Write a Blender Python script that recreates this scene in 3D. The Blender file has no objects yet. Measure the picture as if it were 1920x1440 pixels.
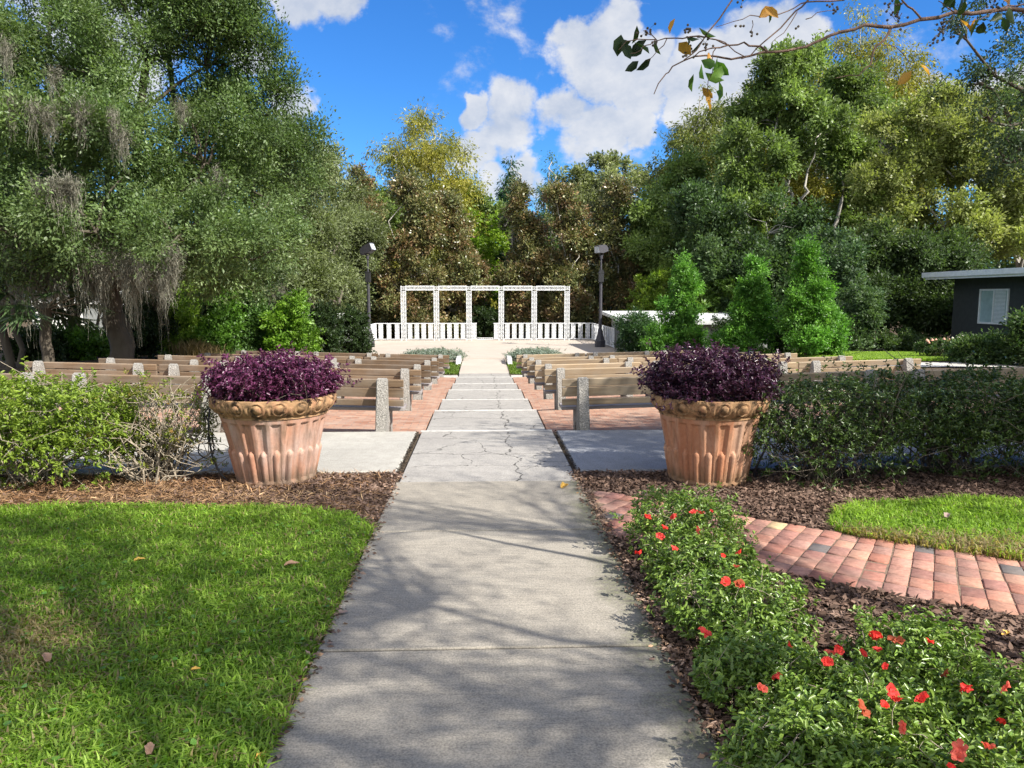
import bpy, bmesh, math, random
import numpy as np
from mathutils import Vector, Matrix, noise
R=math.radians
rng=np.random.default_rng(7)
random.seed(7)
COL=bpy.context.scene.collection
S=bpy.context.scene
# ---------------------------------------------------------------- camera model (used to measure where things stand)
F=1400.0; H=1.7
PSI=math.atan(55/1400*math.cos(math.atan(163/1400))); TH=math.atan(163/1400)
fw=Vector((math.sin(PSI)*math.cos(TH),math.cos(PSI)*math.cos(TH),-math.sin(TH)))
rt=Vector((math.cos(PSI),-math.sin(PSI),0)); up=rt.cross(fw)
CAM=Vector((0,0,H))
def ray(px,py): return (fw+rt*((px-960)/F)+up*((720-py)/F))
def at_y(px,py,Y):
    d=ray(px,py); return CAM+d*(Y/d.y)
def at_z(px,py,z=0.0):
    d=ray(px,py); return CAM+d*((z-H)/d.z)
def X_(px,Y): return at_y(px,600,Y).x
def Z_(py,Y,px=960): return at_y(px,py,Y).z
# ---------------------------------------------------------------- object helpers
def link(o,parent=None):
    COL.objects.link(o)
    if parent is not None: o.parent=parent
    return o
def tag(o,label=None,cat=None,group=None,kind=None):
    if label: o['label']=label
    if cat: o['category']=cat
    if group: o['group']=group
    if kind: o['kind']=kind
    return o
def empty(name,loc,rz=0.0,label=None,cat=None,group=None):
    o=bpy.data.objects.new(name,None); o.empty_display_size=.2
    o.location=loc; o.rotation_euler=(0,0,rz); link(o)
    return tag(o,label,cat,group)
def mesh_np(name,V,faces_flat,nper,mat,C=None,smooth=False):
    """V (n,3); faces_flat int array, nper verts per face (int or array)"""
    me=bpy.data.meshes.new(name)
    V=np.asarray(V,np.float32); ff=np.asarray(faces_flat,np.int32).ravel()
    nf=len(ff)//nper if np.isscalar(nper) else len(nper)
    me.vertices.add(len(V)); me.vertices.foreach_set('co',V.ravel())
    me.loops.add(len(ff)); me.loops.foreach_set('vertex_index',ff)
    me.polygons.add(nf)
    if np.isscalar(nper): ls=np.arange(nf,dtype=np.int32)*nper
    else: ls=np.concatenate([[0],np.cumsum(nper)[:-1]]).astype(np.int32)
    me.polygons.foreach_set('loop_start',ls)
    me.update(calc_edges=True)
    if smooth: me.polygons.foreach_set('use_smooth',np.ones(nf,bool))
    if C is not None:
        a=me.color_attributes.new('Col','FLOAT_COLOR','POINT')
        c4=np.ones((len(V),4),np.float32); c4[:,:3]=C
        a.data.foreach_set('color',c4.ravel())
    if mat: me.materials.append(mat)
    return me
def ob(name,me,parent=None,loc=None):
    o=bpy.data.objects.new(name,me)
    if loc is not None: o.location=loc
    return link(o,parent)
class MB:
    """collects simple shapes into one mesh"""
    def __init__(s): s.bm=bmesh.new()
    def box(s,c,d,rz=0.0,rot=None,bev=0.0):
        r=bmesh.ops.create_cube(s.bm,size=1.0); vs=r['verts']
        M=Matrix.Translation(c)@(rot.to_4x4() if rot is not None else Matrix.Rotation(rz,4,'Z'))@Matrix.Diagonal((d[0],d[1],d[2],1))
        bmesh.ops.transform(s.bm,matrix=M,verts=vs)
        if bev>0:
            es=list({e for v in vs for e in v.link_edges})
            bmesh.ops.bevel(s.bm,geom=es,offset=bev,segments=1,affect='EDGES')
    def cyl(s,p0,p1,r0,r1=None,n=12,cap=True):
        p0=Vector(p0);p1=Vector(p1); r1=r0 if r1 is None else r1
        L=(p1-p0).length; q=(p1-p0).to_track_quat('Z','Y')
        M=Matrix.Translation((p0+p1)/2)@q.to_matrix().to_4x4()
        bmesh.ops.create_cone(s.bm,cap_ends=cap,segments=n,radius1=r0,radius2=max(r1,1e-4),depth=L,matrix=M)
    def prism(s,pts,x0,x1,axis='x',bev=0.0):
        """polygon pts extruded along an axis"""
        def P(a,b,t):
            return (t,a,b) if axis=='x' else ((a,t,b) if axis=='y' else (a,b,t))
        v0=[s.bm.verts.new(P(a,b,x0)) for a,b in pts]; v1=[s.bm.verts.new(P(a,b,x1)) for a,b in pts]
        n=len(pts); fs=[s.bm.faces.new(v0[::-1]),s.bm.faces.new(v1)]
        for i in range(n): fs.append(s.bm.faces.new((v0[i],v0[(i+1)%n],v1[(i+1)%n],v1[i])))
        if bev>0:
            es=list({e for f in fs[:2] for e in f.edges})
            bmesh.ops.bevel(s.bm,geom=es,offset=bev,segments=2,affect='EDGES')
    def lathe(s,prof,n=32,c=(0,0,0)):
        rings=[]
        for r,z in prof:
            rings.append([s.bm.verts.new((c[0]+r*math.cos(2*math.pi*k/n),c[1]+r*math.sin(2*math.pi*k/n),c[2]+z)) for k in range(n)])
        for a,b in zip(rings,rings[1:]):
            for k in range(n): s.bm.faces.new((a[k],a[(k+1)%n],b[(k+1)%n],b[k]))
        s.bm.faces.new(rings[0][::-1]); s.bm.faces.new(rings[-1])
    def build(s,name,mat,parent=None,smooth=False,loc=None):
        bmesh.ops.recalc_face_normals(s.bm,faces=s.bm.faces)
        me=bpy.data.meshes.new(name); s.bm.to_mesh(me); s.bm.free()
        if smooth:
            me.polygons.foreach_set('use_smooth',np.ones(len(me.polygons),bool))
        if mat: me.materials.append(mat)
        return ob(name,me,parent,loc)
def copy_tree(o,parent=None):
    c=o.copy(); COL.objects.link(c)
    if parent is not None: c.parent=parent
    for ch in o.children: copy_tree(ch,c)
    return c
# ---------------------------------------------------------------- materials
def newmat(name):
    m=bpy.data.materials.new(name); m.use_nodes=True; nt=m.node_tree; nt.nodes.clear(); return m,nt
class N:
    def __init__(s,nt): s.nt=nt
    def n(s,t,**k):
        nd=s.nt.nodes.new(t)
        for a,b in k.items():
            if a.startswith('i_'): nd.inputs[a[2:].replace('_',' ')].default_value=b
            else: setattr(nd,a,b)
        return nd
    def l(s,a,b): s.nt.links.new(a,b)
    def pos(s): return s.n('ShaderNodeNewGeometry').outputs['Position']
    def obj(s): return s.n('ShaderNodeTexCoord').outputs['Object']
    def noise(s,v,scale,detail=4,rough=.55,dist=0.0,sc=None):
        if sc is not None:
            mp=s.n('ShaderNodeMapping'); mp.inputs['Scale'].default_value=sc; s.l(v,mp.inputs['Vector']); v=mp.outputs[0]
        nd=s.n('ShaderNodeTexNoise'); nd.inputs['Scale'].default_value=scale; nd.inputs['Detail'].default_value=detail
        nd.inputs['Roughness'].default_value=rough; nd.inputs['Distortion'].default_value=dist
        s.l(v,nd.inputs['Vector']); return nd.outputs['Fac']
    def ramp(s,f,stops):
        nd=s.n('ShaderNodeValToRGB'); cr=nd.color_ramp
        while len(cr.elements)<len(stops): cr.elements.new(.5)
        for e,(p,c) in zip(cr.elements,stops):
            e.position=p; e.color=(c[0],c[1],c[2],1) if not np.isscalar(c) else (c,c,c,1)
        s.l(f,nd.inputs[0]); return nd.outputs[0]
    def mix(s,f,a,b,mode='MIX'):
        nd=s.n('ShaderNodeMix',data_type='RGBA',blend_type=mode)
        for sock,v in ((nd.inputs[0],f),(nd.inputs[6],a),(nd.inputs[7],b)):
            if hasattr(v,'is_linked'): s.l(v,sock)
            elif np.isscalar(v): sock.default_value=v
            else: sock.default_value=(v[0],v[1],v[2],1)
        return nd.outputs[2]
    def math(s,op,a,b=None,c=None):
        nd=s.n('ShaderNodeMath',operation=op)
        for i,v in enumerate((a,b,c)):
            if v is None: continue
            if hasattr(v,'is_linked'): s.l(v,nd.inputs[i])
            else: nd.inputs[i].default_value=v
        return nd.outputs[0]
    def bump(s,h,strength=.5,dist=.02):
        nd=s.n('ShaderNodeBump'); nd.inputs['Strength'].default_value=strength; nd.inputs['Distance'].default_value=dist
        s.l(h,nd.inputs['Height']); return nd.outputs[0]
    def out(s,sh,disp=None):
        o=s.n('ShaderNodeOutputMaterial'); s.l(sh,o.inputs['Surface'])
    def bsdf(s,col,rough=.8,bump=None,spec=.3,metal=0.0):
        b=s.n('ShaderNodeBsdfPrincipled')
        if hasattr(col,'is_linked'): s.l(col,b.inputs['Base Color'])
        else: b.inputs['Base Color'].default_value=(*col,1)
        if hasattr(rough,'is_linked'): s.l(rough,b.inputs['Roughness'])
        else: b.inputs['Roughness'].default_value=rough
        b.inputs['Specular IOR Level'].default_value=spec; b.inputs['Metallic'].default_value=metal
        if bump is not None: s.l(bump,b.inputs['Normal'])
        s.out(b.outputs[0]); return b
def simple(name,col,rough=.7,nscale=8,var=.15,bump=.2,spec=.3,metal=0.0):
    m,nt=newmat(name); n=N(nt); f=n.noise(n.obj(),nscale,5)
    c=n.ramp(f,[(.3,[x*(1-var) for x in col]),(.7,[min(1,x*(1+var)) for x in col])])
    n.bsdf(c,rough,n.bump(f,bump,.01),spec,metal); return m
def leafmat(name,trans=.35,rough=.45,spec=.35,tint=(1.15,1.25,.6)):
    m,nt=newmat(name); n=N(nt)
    a=n.n('ShaderNodeAttribute',attribute_name='Col').outputs['Color']
    p=n.n('ShaderNodeBsdfPrincipled'); n.l(a,p.inputs['Base Color']); p.inputs['Roughness'].default_value=rough; p.inputs['Specular IOR Level'].default_value=spec
    t=n.n('ShaderNodeBsdfTranslucent'); n.l(n.mix(1.0,a,tint,'MULTIPLY'),t.inputs['Color'])
    mx=n.n('ShaderNodeMixShader'); mx.inputs[0].default_value=trans
    n.l(p.outputs[0],mx.inputs[1]); n.l(t.outputs[0],mx.inputs[2]); n.out(mx.outputs[0]); return m
M={}
M['leaf']=leafmat('leaf',.42,.45,.4)
M['leaf_glossy']=leafmat('leaf_glossy',.22,.34,.5)
M['leaf_dull']=leafmat('leaf_dull',.3,.7,.15)
M['grass']=leafmat('grass_blade',.5,.5,.3,(1.2,1.3,.5))
M['chip']=leafmat('bark_chip',.0,.85,.15,(1,1,1))
M['petal']=leafmat('petal',.35,.6,.2,(1.2,.8,.7))
def bark(name,c1,c2,sc=6):
    m,nt=newmat(name); n=N(nt); v=n.obj()
    f=n.noise(v,sc,6,.65,.5,(1,1,.22)); g=n.noise(v,1.3,3)
    c=n.ramp(f,[(.3,c1),(.68,c2)]); c=n.mix(g,c,[x*1.25 for x in c2])
    n.bsdf(c,.9,n.bump(f,.8,.05),.15); return m
M['bark_dark']=bark('bark_dark',(.03,.024,.018),(.10,.085,.065))
M['bark_pale']=bark('bark_pale',(.16,.15,.13),(.36,.34,.30))
M['bark_smooth']=bark('bark_smooth',(.07,.045,.035),(.15,.10,.075),12)
M['stem_dark']=bark('shrub_stem_dark',(.05,.04,.03),(.13,.11,.085),20)
M['stem']=bark('shrub_stem',(.13,.10,.07),(.34,.29,.22),20)
def concrete(name,c1,c2,speck=.5,stain=(.12,.12,.10),broom=False,cracks=False,moss=False):
    m,nt=newmat(name); n=N(nt); v=n.pos()
    big=n.noise(v,.9,5,.6); mid=n.noise(v,7,5,.6); fine=n.noise(v,110,3,.6)
    c=n.ramp(big,[(.3,c1),(.7,c2)])
    c=n.mix(n.math('MULTIPLY',n.ramp(mid,[(.42,0.0),(.72,1.0)]),.5),c,stain)
    c=n.mix(speck,c,n.ramp(fine,[(.35,[x*.55 for x in c1]),(.65,[min(.9,x*1.3) for x in c2])]))
    h=n.math('ADD',n.math('MULTIPLY',fine,.6),n.math('MULTIPLY',mid,.6))
    if broom:
        br=n.noise(v,60,3,.6,0,(.06,1,1)); h=n.math('ADD',h,n.math('MULTIPLY',br,.5))
        c=n.mix(.16,c,n.ramp(br,[(.35,[x*.5 for x in c1]),(.6,c2)]))
    if moss:
        sx=n.n('ShaderNodeSeparateXYZ'); n.l(v,sx.inputs[0])
        e=n.math('ADD',sx.outputs[0],n.math('MULTIPLY',n.noise(v,3.5,5,.6),.5))
        f=n.n('ShaderNodeMapRange'); f.inputs[1].default_value=.90; f.inputs[2].default_value=1.12; n.l(e,f.inputs[0])
        c=n.mix(n.math('MULTIPLY',f.outputs[0],.75),c,n.ramp(n.noise(v,40,3),[(.4,(.035,.035,.03)),(.62,(.10,.115,.045))]))
    if cracks:
        sx=n.n('ShaderNodeSeparateXYZ'); n.l(v,sx.inputs[0]); X,Y=sx.outputs[0],sx.outputs[1]
        w=n.noise(v,1.6,6,.6,0,(1,1,1)); w2=n.noise(v,9,4,.7)
        wob=n.math('ADD',n.math('MULTIPLY',n.math('SUBTRACT',w,.5),.5),n.math('MULTIPLY',n.math('SUBTRACT',w2,.5),.09))
        def line(coord,at,width):
            d=n.math('ABSOLUTE',n.math('SUBTRACT',n.math('ADD',coord,wob),at))
            mr=n.n('ShaderNodeMapRange'); mr.inputs[1].default_value=width; mr.inputs[2].default_value=width*.3; n.l(d,mr.inputs[0]); return mr.outputs[0]
        k=line(X,.32,.011)
        for yy,wd in ((7.35,.006),(7.95,.008),(8.8,.005),(10.6,.008),(11.3,.012),(13.2,.012),(15.6,.014),(18.2,.014)): k=n.math('MAXIMUM',k,line(Y,yy,wd))
        vo=n.n('ShaderNodeTexVoronoi',feature='DISTANCE_TO_EDGE'); vo.inputs['Scale'].default_value=1.3
        ds=n.n('ShaderNodeVectorMath',operation='ADD'); n.l(v,ds.inputs[0])
        nz=n.n('ShaderNodeTexNoise'); nz.inputs['Scale'].default_value=4; nz.inputs['Detail'].default_value=5; n.l(v,nz.inputs['Vector'])
        sc=n.n('ShaderNodeVectorMath',operation='SCALE'); sc.inputs['Scale'].default_value=.35; n.l(nz.outputs['Color'],sc.inputs[0]); n.l(sc.outputs[0],ds.inputs[1])
        n.l(ds.outputs[0],vo.inputs['Vector'])
        mr=n.n('ShaderNodeMapRange'); mr.inputs[1].default_value=.010; mr.inputs[2].default_value=.002; n.l(vo.outputs['Distance'],mr.inputs[0])
        k=n.math('MAXIMUM',k,n.math('MULTIPLY',mr.outputs[0],n.ramp(n.noise(v,.8,2),[(.45,0.0),(.55,1.0)])))
        c=n.mix(n.math('MULTIPLY',k,.85),c,(.02,.018,.016)); h=n.math('SUBTRACT',h,n.math('MULTIPLY',k,2.0))
    n.bsdf(c,.9,n.bump(h,.5,.006),.2); return m
M['conc_front']=concrete('concrete_walk',(.225,.205,.172),(.37,.335,.275),.5,(.11,.10,.085),broom=True,moss=True)
M['conc_aisle']=concrete('concrete_aisle',(.25,.235,.215),(.37,.35,.315),.45,(.13,.125,.12),cracks=True)
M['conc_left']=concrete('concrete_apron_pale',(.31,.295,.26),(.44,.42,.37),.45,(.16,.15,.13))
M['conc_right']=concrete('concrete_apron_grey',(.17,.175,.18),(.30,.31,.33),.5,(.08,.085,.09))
M['conc_stage']=concrete('concrete_stage',(.40,.345,.29),(.48,.42,.355),.15,(.36,.31,.26))
M['conc_pad']=concrete('concrete_pad',(.42,.40,.36),(.55,.52,.47),.3)
M['nosing']=simple('nosing_white',(.44,.43,.41),.8,14,.2)
M['kerb']=simple('kerb_white',(.45,.44,.42),.85,9,.15)
def exposed():
    m,nt=newmat('exposed_aggregate'); n=N(nt); v=n.obj()
    vo=n.n('ShaderNodeTexVoronoi'); vo.inputs['Scale'].default_value=60; n.l(v,vo.inputs['Vector'])
    big=n.noise(v,4,4); c=n.ramp(big,[(.3,(.20,.19,.17)),(.7,(.32,.30,.27))])
    c=n.mix(.45,c,n.ramp(n.noise(v,75,2,.6),[(.38,(.08,.075,.065)),(.62,(.48,.46,.42))]))
    n.bsdf(c,.92,n.bump(vo.outputs['Distance'],.8,.01),.15); return m
M['aggregate']=exposed()
def wood(name,c1,c2,c3):
    m,nt=newmat(name); n=N(nt); v=n.obj()
    inf=n.n('ShaderNodeObjectInfo').outputs['Random']
    g=n.noise(v,14,5,.6,.6,(.12,1,1)); b=n.noise(v,1.6,4,.6)
    c=n.ramp(g,[(.3,c1),(.7,c2)]); c=n.mix(n.ramp(b,[(.4,0.0),(.72,.8)]),c,c3)
    hv=n.n('ShaderNodeHueSaturation'); n.l(c,hv.inputs['Color']); n.l(n.math('MULTIPLY_ADD',inf,.5,.75),hv.inputs['Value']); hv.inputs['Saturation'].default_value=.95
    n.bsdf(hv.outputs[0],.75,n.bump(g,.35,.004),.25); return m
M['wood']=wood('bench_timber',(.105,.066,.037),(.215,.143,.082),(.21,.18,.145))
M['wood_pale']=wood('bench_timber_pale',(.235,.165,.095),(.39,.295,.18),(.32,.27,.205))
M['seatwood']=wood('seat_timber',(.16,.13,.12),(.30,.26,.235),(.30,.28,.27))
def brick_floor():
    m,nt=newmat('brick_terrace'); n=N(nt); v=n.pos()
    br=n.n('ShaderNodeTexBrick'); n.l(v,br.inputs['Vector'])
    br.inputs['Color1'].default_value=(.27,.13,.085,1); br.inputs['Color2'].default_value=(.40,.23,.155,1); br.inputs['Mortar'].default_value=(.20,.16,.13,1)
    br.inputs['Scale'].default_value=1; br.inputs['Brick Width'].default_value=.21; br.inputs['Row Height'].default_value=.105; br.inputs['Mortar Size'].default_value=.007
    br.inputs['Mortar Smooth'].default_value=.3
    d=n.noise(v,5,5); c=n.mix(n.ramp(d,[(.4,0.0),(.8,.75)]),br.outputs['Color'],(.42,.33,.26))
    hh=n.math('MULTIPLY_ADD',br.outputs['Fac'],-1,n.noise(v,30,4))
    n.bsdf(c,.9,n.bump(hh,.5,.008),.15); return m
M['brick_floor']=brick_floor()
def colmat(name,rough,bs,bump=.4,spec=.2,nsc=30):
    m,nt=newmat(name); n=N(nt); a=n.n('ShaderNodeAttribute',attribute_name='Col').outputs['Color']; v=n.pos()
    f=n.noise(v,nsc,5,.65); g=n.noise(v,nsc*.15,4)
    c=n.mix(1.0,a,n.ramp(f,[(.25,.62),(.75,1.25)]),'MULTIPLY'); c=n.mix(n.ramp(g,[(.45,0.0),(.8,.4)]),c,bs)
    n.bsdf(c,rough,n.bump(f,bump,.006),spec); return m
M['paver']=colmat('brick_paver',.85,(.30,.24,.19))
def ground_mat():
    m,nt=newmat('ground_soil'); n=N(nt); v=n.pos()
    f=n.noise(v,2.2,6,.65); g=n.noise(v,45,4,.7); c=n.ramp(f,[(.3,(.06,.045,.03)),(.5,(.10,.075,.05)),(.72,(.15,.12,.085))])
    c=n.mix(.6,c,n.ramp(g,[(.35,(.03,.022,.016)),(.65,(.17,.13,.09))]))
    n.bsdf(c,.95,n.bump(g,.8,.03),.1); return m
M['ground']=ground_mat()
def lawn_mat():
    m,nt=newmat('lawn'); n=N(nt); v=n.pos()
    f=n.noise(v,1.2,5,.6); g=n.noise(v,60,4,.7); c=n.ramp(f,[(.3,(.09,.16,.02)),(.7,(.17,.25,.04))])
    c=n.mix(.5,c,n.ramp(g,[(.35,(.03,.06,.01)),(.65,(.16,.25,.04))])); n.bsdf(c,.95,n.bump(g,.8,.03),.1); return m
M['lawn']=lawn_mat()
def terracotta(name,tint):
    m,nt=newmat(name); n=N(nt); v=n.obj()
    f=n.noise(v,3.2,6,.6,.4,(1,1,.4)); g=n.noise(v,34,5,.65); h=n.noise(v,9,6,.7)
    c=n.ramp(f,[(.32,(.40,.17,.10)),(.5,(.50,.25,.155)),(.7,(.50,.34,.27))])
    st=n.noise(v,8,5,.6,.2,(1,1,.12)); c=n.mix(n.ramp(st,[(.46,0.0),(.72,.65)]),c,(.52,.42,.37))
    c=n.mix(n.ramp(h,[(.60,0.0),(.8,.55)]),c,(.24,.19,.09)); c=n.mix(.2,c,n.ramp(g,[(.3,(.22,.12,.08)),(.7,(.58,.40,.30))]))
    run=n.noise(v,15,5,.65,.2,(1,1,.06)); c=n.mix(n.math('MULTIPLY',n.ramp(run,[(.50,0.0),(.66,1.0)]),.55),c,(.13,.10,.06)); sz=n.n('ShaderNodeSeparateXYZ'); n.l(v,sz.inputs[0]); sp=n.math('SUBTRACT',n.math('MULTIPLY',n.noise(v,7,5,.6),.30),sz.outputs[2]); mr=n.n('ShaderNodeMapRange'); mr.inputs[1].default_value=-.02; mr.inputs[2].default_value=.12; n.l(sp,mr.inputs[0]); c=n.mix(n.math('MULTIPLY',mr.outputs[0],.7),c,(.14,.11,.07)); c=n.mix(1.0,c,tint,'MULTIPLY')
    n.bsdf(c,.85,n.bump(g,.5,.006),.2); return m
M['terracotta']=terracotta('terracotta_pink',(.86,.86,.88)); M['terracotta_orange']=terracotta('terracotta_orange',(.88,.80,.69))
def rimmat():
    m,nt=newmat('terracotta_lichen'); n=N(nt); v=n.obj()
    g=n.noise(v,30,5,.65); h=n.noise(v,6,6,.7)
    c=n.ramp(h,[(.3,(.34,.17,.10)),(.5,(.36,.22,.115)),(.68,(.22,.13,.07))])
    c=n.mix(n.ramp(n.noise(v,11,6,.7),[(.47,0.0),(.62,.92)]),c,(.045,.033,.022))
    n.bsdf(c,.9,n.bump(g,.6,.008),.15); return m
M['rim']=rimmat()
M['black']=simple('black_metal',(.018,.018,.02),.45,20,.2,.1,.5)
M['lamp_metal']=simple('lamp_metal',(.045,.043,.052),.5,12,.2,.1,.45)
M['glassy']=simple('floodlight_glass',(.42,.45,.48),.15,20,.1,.05,.6)
M['white_iron']=simple('white_iron',(.76,.78,.80),.55,15,.06,.1,.35)
M['house']=simple('house_paint',(.045,.052,.055),.85,6,.12,.15,.2)
M['whitepaint']=simple('white_paint',(.66,.70,.74),.6,8,.08,.05,.3)
M['roofwhite']=simple('roof_white',(.55,.56,.55),.75,4,.18,.1,.2)
M['wallpale']=simple('wall_pale',(.75,.74,.70),.85,4,.08,.1,.2)
M['wallgrey']=simple('wall_grey',(.25,.26,.25),.85,4,.12,.1,.2)
M['windowglass']=simple('window_glass',(.30,.42,.46),.08,3,.15,.0,.8)
M['dry']=simple('dry_leaf',(.32,.16,.07),.8,30,.3,.3,.15)
M['moss']=leafmat('spanish_moss',.25,.9,.05,(1,1,.9))
# ---------------------------------------------------------------- leaf and branch generators
def unit(a): return a/np.maximum(np.linalg.norm(a,axis=-1,keepdims=True),1e-9)
def leaf_mesh(name,P,A,Sz,C,mat,w=.45,bend=.2,upb=.6,fold=False,rs=None,nb=None):
    rs=rs or rng; n=len(P); A=unit(A)
    nn=rs.normal(size=(n,3)); nn[:,2]+=upb*2
    if nb is not None: nn+=nb
    nn=unit(nn-A*np.sum(nn*A,1,keepdims=True))
    sd=np.cross(A,nn); s=Sz[:,None]; ww=w*(.8+.4*rs.random((n,1)))
    if not fold:
        V=np.empty((n,4,3),np.float32)
        V[:,0]=P; V[:,1]=P+A*s*.48+sd*s*ww*.5; V[:,2]=P+A*s-nn*s*bend; V[:,3]=P+A*s*.48-sd*s*ww*.5
        f=np.arange(n*4,dtype=np.int32)
        return mesh_np(name,V.reshape(-1,3),f,4,mat,np.repeat(C,4,0))
    V=np.empty((n,6,3),np.float32)
    V[:,0]=P; V[:,1]=P+A*s*.35+sd*s*ww*.46+nn*s*.07; V[:,2]=P+A*s*.72+sd*s*ww*.40+nn*s*.05
    V[:,3]=P+A*s-nn*s*bend; V[:,4]=P+A*s*.72-sd*s*ww*.40+nn*s*.05; V[:,5]=P+A*s*.35-sd*s*ww*.46+nn*s*.07
    b=(np.arange(n,dtype=np.int32)*6)[:,None]
    f=(b+np.array([[0,1,2,3,0,3,4,5]],np.int32)).ravel()
    return mesh_np(name,V.reshape(-1,3),f,4,mat,np.repeat(C,6,0))
def pal(cols,n,rs,cl=None,jit=.18):
    """colours: rows of palette; cl = per-item cluster value 0..1"""
    cols=np.asarray(cols,np.float32); k=len(cols)
    t=(rs.random(n) if cl is None else np.clip(cl*.75+rs.random(n)*.25,0,.999))*(k-1)
    i=np.minimum(t.astype(int),k-2); f=(t-i)[:,None]
    c=cols[i]*(1-f)+cols[i+1]*f
    return np.clip(c*(1+jit*rs.normal(size=(n,1))),.003,.95).astype(np.float32)
def tubes(name,paths,mat,nseg=6,smooth=True,C=None):
    """paths: list of (points list, radii list)"""
    VV=[];FF=[];off=0
    for pts,rad in paths:
        pts=np.asarray(pts,float); m=len(pts)
        if m<2: continue
        t=np.gradient(pts,axis=0); t=unit(t)
        ref=np.array([0,0,1.0]) if abs(t[0][2])<.8 else np.array([1.0,0,0])
        a=unit(np.cross(t,ref)); b=np.cross(t,a)
        ang=np.arange(nseg)*2*math.pi/nseg
        ring=pts[:,None,:]+np.asarray(rad)[:,None,None]*(a[:,None,:]*np.cos(ang)[None,:,None]+b[:,None,:]*np.sin(ang)[None,:,None])
        VV.append(ring.reshape(-1,3))
        i=np.arange(m-1)[:,None]*nseg; k=np.arange(nseg)[None,:]; k2=(k+1)%nseg
        q=np.stack([i+k,i+k2,i+nseg+k2,i+nseg+k],-1).reshape(-1,4)+off; FF.append(q); off+=m*nseg
    V=np.concatenate(VV); Fq=np.concatenate(FF)
    return mesh_np(name,V,Fq,4,mat,None,smooth)
def wander(p0,p1,n,amp,rs,sag=0.0):
    p0=np.asarray(p0,float);p1=np.asarray(p1,float); L=np.linalg.norm(p1-p0)
    t=np.linspace(0,1,n)[:,None]; P=p0+(p1-p0)*t
    w=np.cumsum(rs.normal(size=(n,3)),0); w=w-w[0]-(w[-1]-w[0])*t
    P=P+w*amp*L/n; P[:,2]+=sag*L*np.sin(np.pi*t[:,0]); return P
def gapnoise(P,scale,seed=0.0):
    return np.array([noise.noise(Vector((p[0]*scale+seed,p[1]*scale+7.7,p[2]*scale))) for p in P])
def lobe_clusters(lobes,n,rs,shell=(.45,1.05),gap=.0,gscale=.6):
    """cluster centres spread through a union of ellipsoids"""
    lobes=np.asarray(lobes,float); area=(lobes[:,3]*lobes[:,4]+lobes[:,4]*lobes[:,5]+lobes[:,3]*lobes[:,5])
    idx=rs.choice(len(lobes),n,p=area/area.sum()); L=lobes[idx]
    d=unit(rs.normal(size=(n,3))); r=(shell[0]**2+(shell[1]**2-shell[0]**2)*rs.random(n))**.5
    P=L[:,:3]+d*L[:,3:6]*r[:,None]
    keep=np.ones(n,bool)
    for j,l in enumerate(lobes):
        q=np.sum(((P-l[:3])/l[3:6])**2,1); keep&=~((q<.25)&(idx!=j))
    g=gapnoise(P,gscale,float(rs.random()*50)); keep&=(g>-.25+gap)
    O=unit(d/L[:,3:6]); return P[keep],O[keep],g[keep],idx[keep]
def boughs(lobes,per,rs,rr=(.24,.44),spread=(.55,1.0),flat=.75):
    out=[]
    for l in np.asarray(lobes,float):
        n=max(4,int(per*(.7+.6*rs.random())))
        d=unit(rs.normal(size=(n,3))); d[:,2]=np.where(rs.random(n)<.35,np.abs(d[:,2]),d[:,2]); q=.9*(spread[0]+(spread[1]-spread[0])*rs.random(n)**.7); s=rr[0]+(rr[1]-rr[0])*rs.random(n)
        m=(l[3]*l[4]*l[5])**(1/3)
        for k in range(n):
            c=l[:3]+d[k]*l[3:6]*q[k]; a=s[k]*m; out.append((c[0],c[1],c[2],a*(.85+.4*rs.random()),a*(.85+.4*rs.random()),a*flat))
    return out
def crown(name,lobes,ncl,per,size,palette,mat,rs,parent=None,sub=0,rr=(.24,.44),spread=(.55,1.0),nbias=.75,cr=.35,w=.45,gap=0.,gscale=.6,droop=.0,upb=.6,shell=(.45,1.05),bend=.2,jit=.18,flat=.6,zmin=None):
    if sub>0: lobes=boughs(lobes,sub,rs,rr,spread); shell=(.35,1.08)
    P,O,g,idx=lobe_clusters(lobes,ncl,rs,shell,gap,gscale); m=len(P); lc=rs.random(len(lobes))[idx]
    i=np.repeat(np.arange(m),per); n=len(i)
    D=unit(O*.8+rs.normal(size=(m,3))*.75+np.array([0,0,.25-droop])); off=rs.normal(size=(n,3))*cr*.42; off[:,2]*=flat+.2; off+=D[i]*(rs.random((n,1))*2.6-.5)*cr*(.6+.8*rs.random(m))[i][:,None]
    Q=P[i]+off
    A=unit(off)*.5+D[i]*.7+rs.normal(size=(n,3))*.45; A[:,2]-=droop
    cl=(rs.random(m)*.5+lc*.5)[i] if sub>0 else rs.random(m)[i]; sz=size*(.65+.7*rs.random(n)); NB=O[i]*nbias
    if zmin is not None:
        k=Q[:,2]>zmin; Q=Q[k];A=A[k];cl=cl[k];sz=sz[k];NB=NB[k]; n=len(Q)
    me=leaf_mesh(name,Q,A,sz,pal(palette,n,rs,cl,jit)*(.72+.56*rs.random(len(lobes)))[idx][i if zmin is None else i[k]][:,None],mat,w,bend,upb,False,rs,NB)
    return ob(name,me,parent),P
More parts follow.
